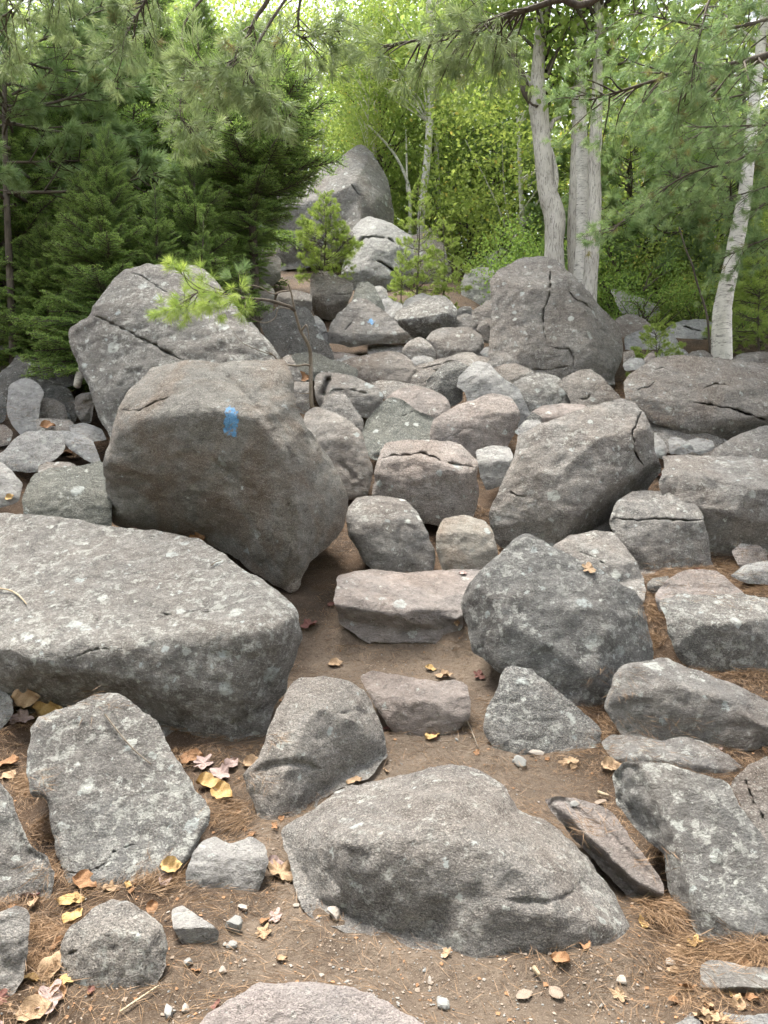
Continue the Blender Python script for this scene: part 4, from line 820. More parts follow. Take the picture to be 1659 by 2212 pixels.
# ---- spruce bough, about one metre long, growing along +X
def spruce_branch(seed):
    rs = np.random.default_rng(seed)
    tw = []     # (start, end, order)
    def ax(x): return np.array([x, 0.03 * math.sin(x * 5 + seed), -0.10 * x + 0.13 * x * x])
    tw.append((ax(0), ax(.5), 0)); tw.append((ax(.5), ax(1.0), 0))
    x = .14
    while x < .97:
        for sgn in (-1, 1):
            L = .44 * (1 - x) ** .75 + .07; L *= rs.uniform(.7, 1.15)
            an = rs.uniform(.7, 1.0)
            d = np.array([math.cos(an), sgn * math.sin(an), rs.uniform(-.18, .12)]); st = ax(x)
            en = st + d * L; tw.append((st, en, 1))
            y = .22
            while y < .95:
                for s2 in (-1, 1):
                    if rs.random() < .85:
                        l2 = (.14 * (1 - y) + .045) * rs.uniform(.7, 1.2) * (.5 + L)
                        a2 = math.atan2(d[1], d[0]) + s2 * rs.uniform(.55, .85)
                        p = st + (en - st) * y
                        tw.append((p, p + np.array([math.cos(a2), math.sin(a2), rs.uniform(-.15, .2)]) * l2, 2))
                y += .052 / max(L, .1)
        x += rs.uniform(.05, .075)
    O, Dd, Ln, Sh = [], [], [], []
    wood = Bag()
    for a, b, od in tw:
        L = np.linalg.norm(b - a); n = max(3, int(L / .0068)); t = (b - a) / L
        ts = rs.random(n)
        px = a[None] + (b - a)[None] * ts[:, None]
        keep = (px[:, 0] > .16 + .12 * rs.random(n)) | (od == 2)
        dirs = unit(t[None] * .75 + unit(rs.normal(size=(n, 3))) * .75 + np.array([0, 0, .18]))
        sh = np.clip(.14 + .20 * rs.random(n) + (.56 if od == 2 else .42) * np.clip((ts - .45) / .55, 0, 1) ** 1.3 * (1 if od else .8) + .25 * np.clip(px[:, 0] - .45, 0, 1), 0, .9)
        O.append(px[keep]); Dd.append(dirs[keep]); Ln.append(rs.uniform(.018, .032, keep.sum())); Sh.append(sh[keep])
        if od < 2: wood.tube([Vector(a), Vector(b)], [.006 if od else .011, .003 if od else .007], 4)
    V, F, sh = needles(np.vstack(O), np.vstack(Dd), np.concatenate(Ln), .0082, np.concatenate(Sh))
    return V, F, sh, wood
def add_mesh(name, V, F, sh, mat):
    o = mesh_obj(name, V, F, mat, smooth=False); set_attr(o, 'shade', sh); me = o.data; bpy.data.objects.remove(o); return me
def branch_mesh(name, gen, seed, mat):
    V, F, sh, wood = gen(seed)
    me = add_mesh(name, V, F, sh, mat)
    o = wood.obj('wood', M['darkbark'], smooth=True, attr=False); w = o.data; bpy.data.objects.remove(o)
    return me, w
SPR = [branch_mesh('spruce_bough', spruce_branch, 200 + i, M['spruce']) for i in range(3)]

def tuft(rs, p, d, n=46, ln=.085, spread=.75):
    dirs = unit(np.asarray(d)[None] * 1.0 + unit(rs.normal(size=(n, 3))) * spread + np.array([0, 0, -.05]))
    org = np.asarray(p)[None] - np.asarray(d)[None] * rs.uniform(0, .05, n)[:, None]
    return org, dirs, rs.uniform(.7, 1.1, n) * ln
def pine_branch(seed, n=54, wd=.0048, ln=.10):
    rs = np.random.default_rng(seed); O, Dd, L, S = [], [], [], []; wood = Bag()
    def ax(x): return np.array([x, .06 * math.sin(3 * x + seed), .05 * x - .02 * math.sin(4 * x)])
    wood.tube([Vector(ax(x)) for x in (0, .33, .66, 1)], [.014, .010, .007, .003], 5)
    ends = [(ax(1.0), np.array([1, 0, .15]))]
    x = .22
    while x < .95:
        for sg in (-1, 1):
            if rs.random() < .85:
                l = (.5 * (1 - x) + .14) * rs.uniform(.6, 1.2); an = rs.uniform(.6, 1.0)
                d = unit(np.array([math.cos(an), sg * math.sin(an), rs.uniform(-.1, .3)])); p = ax(x); q = p + d * l
                wood.tube([Vector(p), Vector(p + d * l * .5 + np.array([0, 0, -.02])), Vector(q)], [.006, .0045, .002], 4)
                ends.append((q, d))
                for t in np.arange(.45, .95, .16):
                    if rs.random() < .9:
                        d2 = unit(d + rs.normal(size=3) * .5); ends.append((p + d * l * t + d2 * .06, d2))
        x += rs.uniform(.08, .13)
    for p, d in ends:
        o, dd, ll = tuft(rs, p, d, n, ln); O.append(o); Dd.append(dd); L.append(ll)
        b = rs.uniform(.1, .75); S.append(np.clip(b + rs.normal(0, .12, n), 0, .9) if rs.random() > .015 else np.full(n, 1.0))
    V, F, sh = needles(np.vstack(O), np.vstack(Dd), np.concatenate(L), wd, np.concatenate(S))
    return V, F, sh, wood
PIN = [branch_mesh('pine_bough', pine_branch, 300 + i, M['pine']) for i in range(3)]
PINY = [branch_mesh('young_pine_bough', lambda s: pine_branch(s, 40, .004, .12), 320 + i, M['pine_yellow']) for i in range(2)]
PING = [branch_mesh('sapling_bough', lambda s: pine_branch(s, 40, .004, .12), 330 + i, M['pine']) for i in range(2)]

def put_branch(parent, meshes, loc, az, el, roll, scale, rs):
    me, wd = meshes[rs.integers(len(meshes))]
    o = bpy.data.objects.new('branch', wd); COL.objects.link(o); o.parent = parent
    o.location = loc; o.rotation_euler = Euler((roll, -el, az), 'XYZ'); o.scale = (scale, scale * rs.uniform(.85, 1.15), scale)
    f = bpy.data.objects.new('needles', me); COL.objects.link(f); f.parent = o
    return o

def conifer(name, label, u, d, v_top, half_u, meshes, seed, cat='tree', per=5, gap=.22, clear=.06, bark='darkbark', r0=None, droop=.25, power=.8, group=None, zbase=None, lean=(0, 0), lowf=.6, prof=None):
    rs = np.random.default_rng(seed)
    x = (u - CU) / FPX * d; z0 = gz1(x, d) if zbase is None else zbase
    H = CAM_Z + (CV - v_top) / FPX * d - z0; Rm = half_u / FPX * d
    root = empty(name, (x, d, z0)); tag(root, label, cat, group)
    r0 = r0 or .016 * H + .008
    tp = [Vector((lean[0] * t * H + .01 * H * math.sin(5 * t + seed), lean[1] * t * H, t * H - .15 * (1 - t))) for t in np.linspace(0, 1, 9)]
    b = Bag(); b.tube(tp, [r0 * (1 - .93 * t) for t in np.linspace(0, 1, 9)], 8, .1)
    b.obj('trunk', M[bark], root, smooth=True, attr=False)
    h = clear * H; k = 0
    while h < H * .985:
        t = h / H; L = Rm * min(1, (1 - t) ** power * 1.05 + .05) * (min(1, lowf + t * 3))
        if prof: L = float(np.interp(t, [q[0] for q in prof], [q[1] for q in prof])) / FPX * d
        nb = per if L > .25 else 4
        a0 = rs.uniform(0, 6.28)
        for i in range(nb):
            l = L * rs.uniform(.7, 1.12)
            el = -droop * (1 - t) + .75 * t ** 1.6 + rs.normal(0, .09)
            hh = h + rs.uniform(-.4, .4) * gap
            put_branch(root, meshes, (lean[0] * hh, lean[1] * hh, hh), a0 + i * 6.283 / nb + rs.normal(0, .2), el, rs.normal(0, .2), l, rs); k += 1
        h += gap * rs.uniform(.8, 1.2) * (1.0 - .45 * t)
    # leader
    for i in range(2):
        put_branch(root, meshes, (lean[0] * H, lean[1] * H, H * .93 + .0 * i), rs.uniform(0, 6), 1.35, 0, min(.35, H * .09), rs)
    return root

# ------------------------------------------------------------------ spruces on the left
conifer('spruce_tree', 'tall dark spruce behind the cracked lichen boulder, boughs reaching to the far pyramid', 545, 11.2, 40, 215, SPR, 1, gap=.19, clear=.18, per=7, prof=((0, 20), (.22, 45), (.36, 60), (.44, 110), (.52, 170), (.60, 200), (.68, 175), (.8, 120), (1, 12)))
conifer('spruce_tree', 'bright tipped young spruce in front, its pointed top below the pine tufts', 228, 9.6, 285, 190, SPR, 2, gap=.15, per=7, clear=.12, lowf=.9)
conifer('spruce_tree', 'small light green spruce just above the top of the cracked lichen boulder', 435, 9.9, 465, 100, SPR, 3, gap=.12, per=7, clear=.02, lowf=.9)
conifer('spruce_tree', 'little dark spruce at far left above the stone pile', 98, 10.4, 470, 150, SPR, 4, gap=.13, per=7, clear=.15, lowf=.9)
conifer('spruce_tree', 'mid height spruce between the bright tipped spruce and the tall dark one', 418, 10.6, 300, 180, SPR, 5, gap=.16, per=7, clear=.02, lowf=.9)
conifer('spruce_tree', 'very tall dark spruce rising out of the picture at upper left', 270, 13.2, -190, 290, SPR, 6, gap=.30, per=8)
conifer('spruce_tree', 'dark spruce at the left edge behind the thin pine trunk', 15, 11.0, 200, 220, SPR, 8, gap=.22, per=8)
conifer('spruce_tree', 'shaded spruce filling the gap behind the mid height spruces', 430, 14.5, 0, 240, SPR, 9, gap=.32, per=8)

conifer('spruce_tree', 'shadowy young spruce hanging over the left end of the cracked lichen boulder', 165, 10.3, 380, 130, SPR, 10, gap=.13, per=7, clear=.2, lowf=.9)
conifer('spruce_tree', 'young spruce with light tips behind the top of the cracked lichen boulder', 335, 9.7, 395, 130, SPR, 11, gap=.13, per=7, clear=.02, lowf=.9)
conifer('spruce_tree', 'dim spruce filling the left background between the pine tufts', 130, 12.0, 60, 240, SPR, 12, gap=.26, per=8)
# ------------------------------------------------------------------ white pines
conifer('pine_tree', 'soft needled white pine with a thin bare lower trunk at the left edge', 22, 10.2, -420, 330, PIN, 21, gap=.55, per=5, clear=.34, droop=.1, r0=.06, power=.5)
conifer('pine_sapling', 'yellow green pine sapling on the rocks left of the split boulder', 703, 13.4, 420, 92, PINY, 22, per=5, gap=.24, clear=.28, droop=-.25, r0=.028, power=.5, cat='sapling')
conifer('pine_sapling', 'taller green pine sapling right of the split boulder', 903, 12.9, 402, 78, PINY, 23, per=4, gap=.30, clear=.10, droop=-.15, r0=.026, power=.6, cat='sapling')
conifer('pine_sapling', 'low green pine sapling crowding the bright rock face', 958, 13.2, 480, 66, PINY, 24, per=4, gap=.32, clear=.05, droop=-.05, r0=.022, power=.5, cat='sapling')
conifer('pine_sapling', 'bushy green pine seedling in front of the twin saplings', 868, 12.6, 556, 48, PINY, 27, per=4, gap=.2, clear=.05, droop=-.05, r0=.018, power=.5, cat='sapling')
conifer('pine_sapling', 'little pine sapling beside the right base of the monumental boulder', 1418, 9.9, 690, 68, PINY, 25, per=5, gap=.16, clear=.1, droop=-.1, r0=.014, power=.5, cat='sapling')
conifer('pine_sapling', 'pine sapling at the right edge behind the banded birch foot', 1640, 11.2, 560, 100, PINY, 28, per=5, gap=.2, clear=.05, droop=-.05, r0=.02, power=.5, cat='sapling')
conifer('pine_sapling', 'pale green pine sapling in the wood below the yellow leaves', 1480, 13.5, 585, 95, PINY, 26, per=5, gap=.22, clear=.1, droop=-.1, r0=.02, power=.6, cat='sapling')

def W(reg, s):
    """'x,y,D' triples measured in a region -> world points"""
    k, ox, oy = REG[reg]; r = []
    for t in s.split():
        x, y, d = [float(q) for q in t.split(',')]; r.append(P3(x * k + ox, y * k + oy, d))
    return r
def pine_limb(parent, pts, r0, seed, nsub=12, sub=(.5, 1.1), start=.25, tn=44, ln=.09, mat='pine', wd=.0038, tufts=.3, down=.15, hang=0.0, end=1.0):
    """a curved limb, its side branches and its needle tufts"""
    rs = np.random.default_rng(seed); L = smooth_line(pts, 6); n = len(L)
    b = Bag(); b.tube(L, [r0 * (1 - .85 * i / (n - 1)) + .0015 for i in range(n)], 7, .15)
    O, Dd, LL, S = [], [], [], []
    def tuft_at(p, d):
        o, dd, l = tuft(rs, p, d, tn, ln, .8); O.append(o); Dd.append(dd); LL.append(l)
        S.append(np.clip(rs.uniform(.05, .8) + rs.normal(0, .1, tn), 0, .9) if rs.random() > .02 else np.full(tn, 1.0))
    tuft_at(np.array(L[-1]), unit(np.array(L[-1] - L[-2])))
    for i in range(nsub):
        t = start + (end - start) * (i + rs.random()) / nsub; j = min(n - 2, int(t * (n - 1))); p = np.array(L[j])
        ax = unit(np.array(L[j + 1] - L[j])); l = rs.uniform(*sub) * (1.15 - .5 * t)
        sd = unit(np.cross(ax, [0, 0, 1])) * (1 if rs.random() < .5 else -1)
        d = unit(ax * rs.uniform(.3, .9) + sd * rs.uniform(.4, 1.0) + np.array([0, 0, rs.uniform(-.35, .25) - hang]))
        c = [p]; dd = d.copy()
        for k in range(4):
            dd = unit(dd + rs.normal(0, .16, 3) + np.array([0, 0, -down * .3])); c.append(c[-1] + dd * l / 4)
        b.tube([Vector(q) for q in c], [r0 * .33, r0 * .26, r0 * .2, r0 * .14, .0015], 5)
        tuft_at(c[-1], dd)
        m = int(l * tufts * 40)
        for k in range(m):
            tt = rs.uniform(.3, 1.0) * 4; q = min(3, int(tt)); pp = c[q] + (c[q + 1] - c[q]) * (tt - q)
            d2 = unit(dd + rs.normal(0, .7, 3)); e = pp + d2 * rs.uniform(.05, .22)
            if rs.random() < .5: b.tube([Vector(pp), Vector(e)], [.003, .0012], 3)
            tuft_at(e, d2)
    V, F, sh = needles(np.vstack(O), np.vstack(Dd), np.concatenate(LL), wd, np.concatenate(S))
    w = mesh_obj('limb', np.array(b.v), b.f, M['darkbark'], parent, True)
    nd = mesh_obj('needles', V, F, M[mat], w, False); set_attr(nd, 'shade', sh)
    return w
def world_parent(root):   # children are given in world coordinates
    for c in root.children: c.location = -root.location

# white pine whose trunk stands outside the right edge
tx, ty = 5.0, 7.6; tz = gz1(tx, ty)
root = empty('pine_tree', (tx, ty, tz)); tag(root, 'white pine reaching in from beyond the right edge with dark sweeping limbs', 'tree')
b = Bag(); b.tube([(tx, ty, tz - .2), (tx + .05, ty, tz + 3), (tx, ty + .05, tz + 6), (tx + .1, ty, tz + 10)], [.17, .15, .12, .05], 10, .08); b.obj('trunk', M['darkbark'], root, smooth=True, attr=False)
T = lambda h: Vector((tx, ty, tz + h))
pine_limb(root, [T(4.2)] + W('B', '1800,200,7.3 1659,235,7.1 1530,270,7.0 1400,295,7.0 1200,340,7.2 1000,400,7.4 880,435,7.6'), .035, 61, 41, (.5, 1.1), .2, tufts=.32, down=.3)
pine_limb(root, [T(3.4)] + W('B', '1750,545,7.9 1659,540,8.0 1400,548,8.0 1150,545,8.2'), .018, 62, 30, (.4, .9), .25)
pine_limb(root, [T(5.6)] + W('B', '1700,-60,6.8 1450,-50,6.4 1370,130,6.3 1340,300,6.3'), .02, 63, 22, (.4, .8), .4)
pine_limb(root, [T(2.9)] + W('B', '1800,600,8.4 1500,700,8.5 1300,760,8.6 1100,900,8.7 950,1030,8.8'), .018, 64, 30, (.5, 1.0), .2)
pine_limb(root, [T(2.4)] + W('B', '1800,800,9.0 1500,850,9.2 1250,900,9.3'), .016, 65, 26, (.5, 1.0), .2)
pine_limb(root, [T(1.9)] + W('B', '1900,950,8.9 1659,1030,9.0 1450,1120,9.2'), .016, 66, 19, (.4, .8), .3)
pine_limb(root, [T(4.9)] + W('B', '1750,60,6.6 1500,120,6.3 1250,90,6.2 1050,40,6.2'), .018, 67, 26, (.4, .9), .25)
pine_limb(root, [T(3.7)] + W('B', '1750,380,8.5 1500,420,8.7 1200,470,8.9 1000,520,9.0'), .016, 68, 30, (.5, 1.0), .2)
pine_limb(root, [T(3.2)] + W('B', '1750,640,9.4 1450,640,9.7 1150,640,9.9'), .014, 69, 26, (.5, 1.0), .2)
world_parent(root)
# white pine behind the camera's right shoulder, limbs hanging over the top of the view
tx2, ty2 = 3.4, 2.2; tz2 = gz1(tx2, ty2)
root = empty('pine_tree', (tx2, ty2, tz2)); tag(root, 'overhanging white pine with long tufted twigs dipping in from the top edge', 'tree')
b = Bag(); b.tube([(tx2, ty2, tz2 - .2), (tx2, ty2, tz2 + 4), (tx2 + .1, ty2, tz2 + 9), (tx2, ty2, tz2 + 13)], [.2, .17, .13, .05], 10, .08); b.obj('trunk', M['darkbark'], root, smooth=True, attr=False)
T = lambda h: Vector((tx2, ty2, tz2 + h))
pine_limb(root, [T(6.2)] + W('B', '1100,-160,5.2 740,0,5.3 560,60,5.4 430,105,5.5 300,140,5.5 0,205,5.6'), .03, 71, 41, (.3, .6), .42, tufts=.36, ln=.10, mat='pine_light', wd=.0046, tn=38, hang=.15)
pine_limb(root, [T(6.4)] + W('A', '2100,-420,5.0 1300,-150,5.2 1140,30,5.3 1100,90,5.3 1060,180,5.3 1010,270,5.3 940,300,5.3 850,300,5.3'), .022, 72, 26, (.25, .5), .5, tufts=.36, ln=.10, mat='pine_light', wd=.0046, tn=38)
pine_limb(root, [T(6.8)] + W('A', '1700,-420,5.4 1000,-260,5.6 700,-120,5.7 620,20,5.8 560,120,5.8 500,240,5.8'), .02, 73, 26, (.25, .5), .55, tufts=.36, ln=.10, mat='pine_light', wd=.0046, tn=38)
pine_limb(root, [T(6.5)] + W('A', '1900,-380,5.1 1500,-260,5.2 1270,-50,5.3 1080,250,5.2 1085,340,5.2 1180,420,5.2'), .016, 74, 17, (.25, .45), .65, tufts=.36, ln=.11, mat='pine_light', wd=.0046, tn=46, hang=.3)
pine_limb(root, [T(6.9)] + W('A', '1700,-440,5.8 900,-300,6.2 300,-160,6.4 100,0,6.6 -40,120,6.7'), .02, 75, 38, (.4, .8), .5, tufts=.36, ln=.10, mat='pine_light', wd=.0046, tn=38)
pine_limb(root, [T(6.3)] + W('A', '1900,-360,5.4 1600,-180,5.6 1330,-60,5.6 1290,130,5.7 1330,160,5.7 1480,120,5.8'), .016, 76, 22, (.25, .5), .55, tufts=.36, ln=.10, mat='pine_light', wd=.0046, tn=38)
pine_limb(root, [T(6.6)] + W('A', '1900,-420,6.2 1200,-240,6.5 820,60,6.6 800,300,6.6 780,500,6.6 860,560,6.6'), .016, 77, 22, (.25, .5), .6, tufts=.36, ln=.11, mat='pine_light', wd=.0046, tn=38, hang=.1)
world_parent(root)

# bent bare sapling in the middle left
pts = W('J', '770,1400,8.05 745,1296,8.0 740,1000,7.95 735,870,7.9 700,780,7.85 650,690,7.8 620,590,7.75 600,520,7.7 575,380,7.65 545,290,7.6')
base = pts[0]
root = empty('pine_sapling', base); tag(root, 'bent leggy pine sapling with one long branch of tufts over the cracked lichen boulder', 'sapling')
b = Bag(); b.tube(smooth_line(pts, 4), [.026 - .018 * i / 36 for i in range(37)], 8, .12); b.obj('trunk', M['twig'], root, smooth=True, attr=False)
for q, r0 in (('740,1000,7.95 690,990,7.9 620,1000,7.85 480,980,7.8 420,910,7.75 350,870,7.7', .014), ('660,700,7.8 700,650,7.75 720,710,7.75 730,800,7.75', .012), ('740,1240,8.0 690,1240,7.95 610,1235,7.9', .008),
              ('420,910,7.75 300,870,7.7 150,800,7.65 60,680,7.6', .006), ('575,350,7.65 480,360,7.6 410,380,7.55 300,320,7.5 210,300,7.5', .010), ('600,520,7.7 470,500,7.6 430,590,7.6 340,630,7.55 230,590,7.5 190,540,7.5', .006)):
    t = Bag(); L = smooth_line(W('J', q), 4); t.tube(L, [r0 * (1 - .7 * i / (len(L) - 1)) for i in range(len(L))], 5, .1); t.obj('twig', M['twig'], root, smooth=True, attr=False)
pine_limb(root, W('J', '600,520,7.7 560,490,7.6 430,450,7.4 330,430,7.25 130,410,7.1 0,375,7.0') + W('U', '432,631,6.95 405,648,6.9 385,660,6.85'), .018, 81, 20, (.25, .55), .42, ln=.11, mat='pine_yellow', wd=.0034, tn=60, tufts=.34)
pine_limb(root, W('J', '130,410,7.1 140,330,7.05 120,240,7.0 130,170,7.0'), .006, 82, 3, (.08, .16), .5, ln=.11, mat='pine', wd=.0038, tn=60, tufts=.2)
pine_limb(root, W('U', '432,631,6.95 412,620,6.95 400,600,6.95 392,575,6.95'), .005, 83, 3, (.1, .2), .4, ln=.10, mat='pine_yellow', wd=.0038, tn=50, tufts=.2)
world_parent(root)

# ------------------------------------------------------------------ broadleaf crowns
def leaf_crown(seed, n_cl, per, rx, rz, leaf, flat=.5, shell=.35):
    """leaf clusters through an uneven egg, each leaf a folded pair of faces"""
    rs = np.random.default_rng(seed); C = []
    while len(C) < n_cl:
        p = rs.uniform(-1, 1, 3); q = np.linalg.norm(p)
        if q > 1 or q < shell * rs.random(): continue
        w = p * np.array([rx, rx, rz])
        if vnoise((w * (1.3 / max(rx, 1)) + seed * 7.7)[None], 9)[0] < -.12: continue
        C.append(w)
    C = np.array(C); n = n_cl * per
    ctr = np.repeat(C, per, 0) + rs.normal(0, 1, (n, 3)) * np.array([.26, .26, .26 * flat])
    a = unit(rs.normal(size=(n, 3)) + np.array([0, 0, -.4])); nr = unit(rs.normal(size=(n, 3)) * .8 + np.array([0, 0, 1.0])); s = unit(np.cross(a, nr))
    l = (leaf * rs.uniform(.65, 1.25, n))[:, None]
    up = np.cross(s, a) * l * .12
    V = np.stack([ctr, ctr + a * l * .38 + s * l * .34 + up, ctr + a * l * .75 + s * l * .24 + up, ctr + a * l, ctr + a * l * .75 - s * l * .24 + up, ctr + a * l * .38 - s * l * .34 + up], 1).reshape(-1, 3)
    i = np.arange(n) * 6
    F = np.vstack([np.stack([i, i + 1, i + 2, i + 3], 1), np.stack([i, i + 3, i + 4, i + 5], 1)])
    b = np.repeat(rs.uniform(0, .85, n_cl), per); sh = np.clip(b * .6 + rs.uniform(0, .38, n), 0, .9)
    sh[rs.random(n) < .022] = 1.0
    return V, F, np.repeat(sh, 6), C
def crown_kit(seed, n_cl, per, rx, rz, leaf, mat):
    V, F, sh, C = leaf_crown(seed, n_cl, per, rx, rz, leaf)
    return add_mesh('leafy_crown', V, F, sh, M[mat]), C
CB = [crown_kit(400 + i, 320, 28, 2.2, 3.6, .10, 'birchleaf') for i in range(2)]
CM = [crown_kit(420 + i, 330, 28, 2.6, 3.8, .11, 'mapleleaf') for i in range(2)]
CU_ = [crown_kit(440 + i, 120, 24, 1.5, 1.3, .07, m) for i, m in enumerate(('deepleaf', 'birchleaf'))]
def limbs_mesh(C, rz, seed, bark, n=26):
    rs = np.random.default_rng(seed); b = Bag()
    for k in rs.choice(len(C), n, replace=False):
        e = C[k]; z0 = e[2] - rs.uniform(.5, 1.5) * (.5 + np.linalg.norm(e[:2]) * .6); z0 = max(z0, -rz * 1.0)
        m = np.array([e[0] * .45, e[1] * .45, z0 + (e[2] - z0) * .55]) + rs.normal(0, .08, 3)
        b.tube(smooth_line([(0, 0, z0), tuple(m), tuple(e)], 3), [.03, .026, .022, .018, .013, .009, .005], 5)
    o = b.obj('limbs', M[bark], smooth=True, attr=False); me = o.data; bpy.data.objects.remove(o); return me
LB = [limbs_mesh(C, 3.4, 500 + i, 'birchbark') for i, (m, C) in enumerate(CB)]
LM = [limbs_mesh(C, 3.6, 510 + i, 'darkbark') for i, (m, C) in enumerate(CM)]
LU = [limbs_mesh(C, 1.3, 520 + i, 'darkbark', 18) for i, (m, C) in enumerate(CU_)]
def child(name, me, root, loc, rz, sc):
    o = bpy.data.objects.new(name, me); COL.objects.link(o); o.parent = root; o.location = loc; o.rotation_euler = (0, 0, rz)
    o.scale = (sc, sc, sc) if isinstance(sc, (int, float)) else sc
    return o
def leafy_tree(name, label, x, y, H, cz, sc, kit, lim, i, trunk_pts=None, rad=None, bark='darkbark', r0=.08, seed=0, group=None, cat='tree', zoff=0):
    rs = np.random.default_rng(seed + 900); z = gz1(x, y) + zoff
    root = empty(name, (x, y, z)); tag(root, label, cat, group)
    b = Bag()
    if trunk_pts is None:
        trunk_pts = [Vector((x + .03 * H * math.sin(seed + 2.2 * t) * t, y, z - .2 + H * t)) for t in np.linspace(0, 1, 7)]; rad = [r0 * (1 - .85 * t) for t in np.linspace(0, 1, 7)]
    L = smooth_line(trunk_pts, 5); rr = np.interp(np.linspace(0, 1, len(L)), np.linspace(0, 1, len(rad)), rad)
    b.tube([p - Vector((x, y, z)) for p in L], list(rr), 12 if r0 > .1 else 7, .06)
    b.obj('trunk', M[bark], root, smooth=True, attr=False)
    top = L[-1] - Vector((x, y, z)); a = rs.uniform(0, 6.28)
    c = child('crown', kit[i % len(kit)][0], root, (top.x, top.y, cz), a, sc); child('limbs', lim[i % len(lim)], c, (0, 0, 0), 0, 1)
    return root
def trunk_from(reg, s, d):
    """'x,y,width' in a region at distance d -> points and radii"""
    k, ox, oy = REG[reg]; P, Rr = [], []
    for t in s.split():
        x, y, w = [float(q) for q in t.split(',')]; P.append(P3(x * k + ox, y * k + oy, d)); Rr.append(w * k / 2 / FPX * d)
    return P, Rr
def named_trunk(label, reg, s, d, bark, kit, lim, i, crown_h, sc, name='tree', seed=0, forks=()):
    P, Rr = trunk_from(reg, s, d); x, y = P[0].x, P[0].y; z = gz1(x, y)
    P = [Vector((x, y, min(z, P[0].z) - .25))] + P; Rr = [Rr[0] * 1.2] + Rr
    r = leafy_tree(name, label, x, y, 0, crown_h, sc, kit, lim, i, P, Rr, bark, .2, seed)
    for f, fb in forks:
        Q, q = trunk_from(reg, f, d); b = Bag(); L = smooth_line(Q, 5)
        b.tube([p - r.location for p in L], list(np.interp(np.linspace(0, 1, len(L)), np.linspace(0, 1, len(q)), q)), 9, .1); b.obj('limb', M[fb], r, smooth=True, attr=False)
    return r
named_trunk('thick grey barked tree with a dark broken fork behind the monumental boulder', 'B', '735,1160,90 735,1050,80 738,940,92 715,860,85 697,780,74 682,600,76 668,470,84 664,380,66 668,250,54 680,100,50 700,-100,46 700,-400,40', 12.2, 'maplebark', CM, LM, 0, 7.5, 1.0, seed=1,
            forks=[('650,450,40 615,400,40 600,350,36 575,280,34 545,220,30 500,150,28 440,80,24', 'darkbark'), ('640,370,26 615,330,18 580,300,12', 'maplebark'), ('715,560,24 735,520,18 790,500,10', 'maplebark'), ('725,860,30 742,780,26 735,700,20 720,640,14', 'maplebark')])
named_trunk('middle pale trunk with flaking bark of the clump behind the monumental boulder', 'B', '835,1240,66 838,1150,62 850,1000,64 852,900,66 850,700,64 846,500,56 846,300,52 842,100,46 850,-100,42 850,-400,36', 12.4, 'birchbark', CM, LM, 1, 7.8, 1.0, seed=2, forks=[('820,1200,50 815,1000,46 822,800,42 828,600,38 830,350,34', 'maplebark')])
named_trunk('right smooth grey trunk of the clump behind the monumental boulder', 'B', '885,1320,66 892,1200,62 905,1000,60 912,850,54 908,740,52 912,640,56 920,450,46 925,250,42 930,0,40 930,-400,34', 12.0, 'maplebark', CM, LM, 0, 8.2, 1.0, seed=3)
named_trunk('white birch with banded bark leaning right at the right edge', 'B', '1460,1380,80 1470,1290,72 1500,1150,66 1530,1000,66 1555,870,60 1568,760,52 1595,500,50 1610,350,46 1640,100,40 1665,-100,36 1690,-400,30', 10.2, 'birchbark', CB, LB, 0, 8.0, 1.0, name='birch_tree', seed=4, forks=[('1540,980,16 1620,900,12 1700,820,8', 'darkbark')])
named_trunk('slender white birch among the yellow leaves above the green pine sapling', 'B', '160,960,34 172,820,32 190,650,32 200,450,32 206,250,30 195,100,26 190,-60,22', 18.0, 'birchbark', CB, LB, 1, 6.4, .85, name='birch_tree', seed=5)
named_trunk('thin forked birch sapling right of the far pyramid', 'B', '112,900,14 105,800,14 60,690,12 0,610,10 -70,540,7', 18.5, 'birchbark', CB, LB, 0, 4.4, .5, name='birch_tree', seed=6, forks=[('100,830,10 98,700,9 95,560,6', 'birchbark')])
named_trunk('thin dark leaning sapling left of the banded birch', 'L', '1165,950,16 1155,700,18 1130,520,18 1060,300,17 1010,120,16 960,0,14 900,-200,10', 10.8, 'darkbark', CU_, LU, 0, 3.4, .5, name='sapling_tree', seed=7)
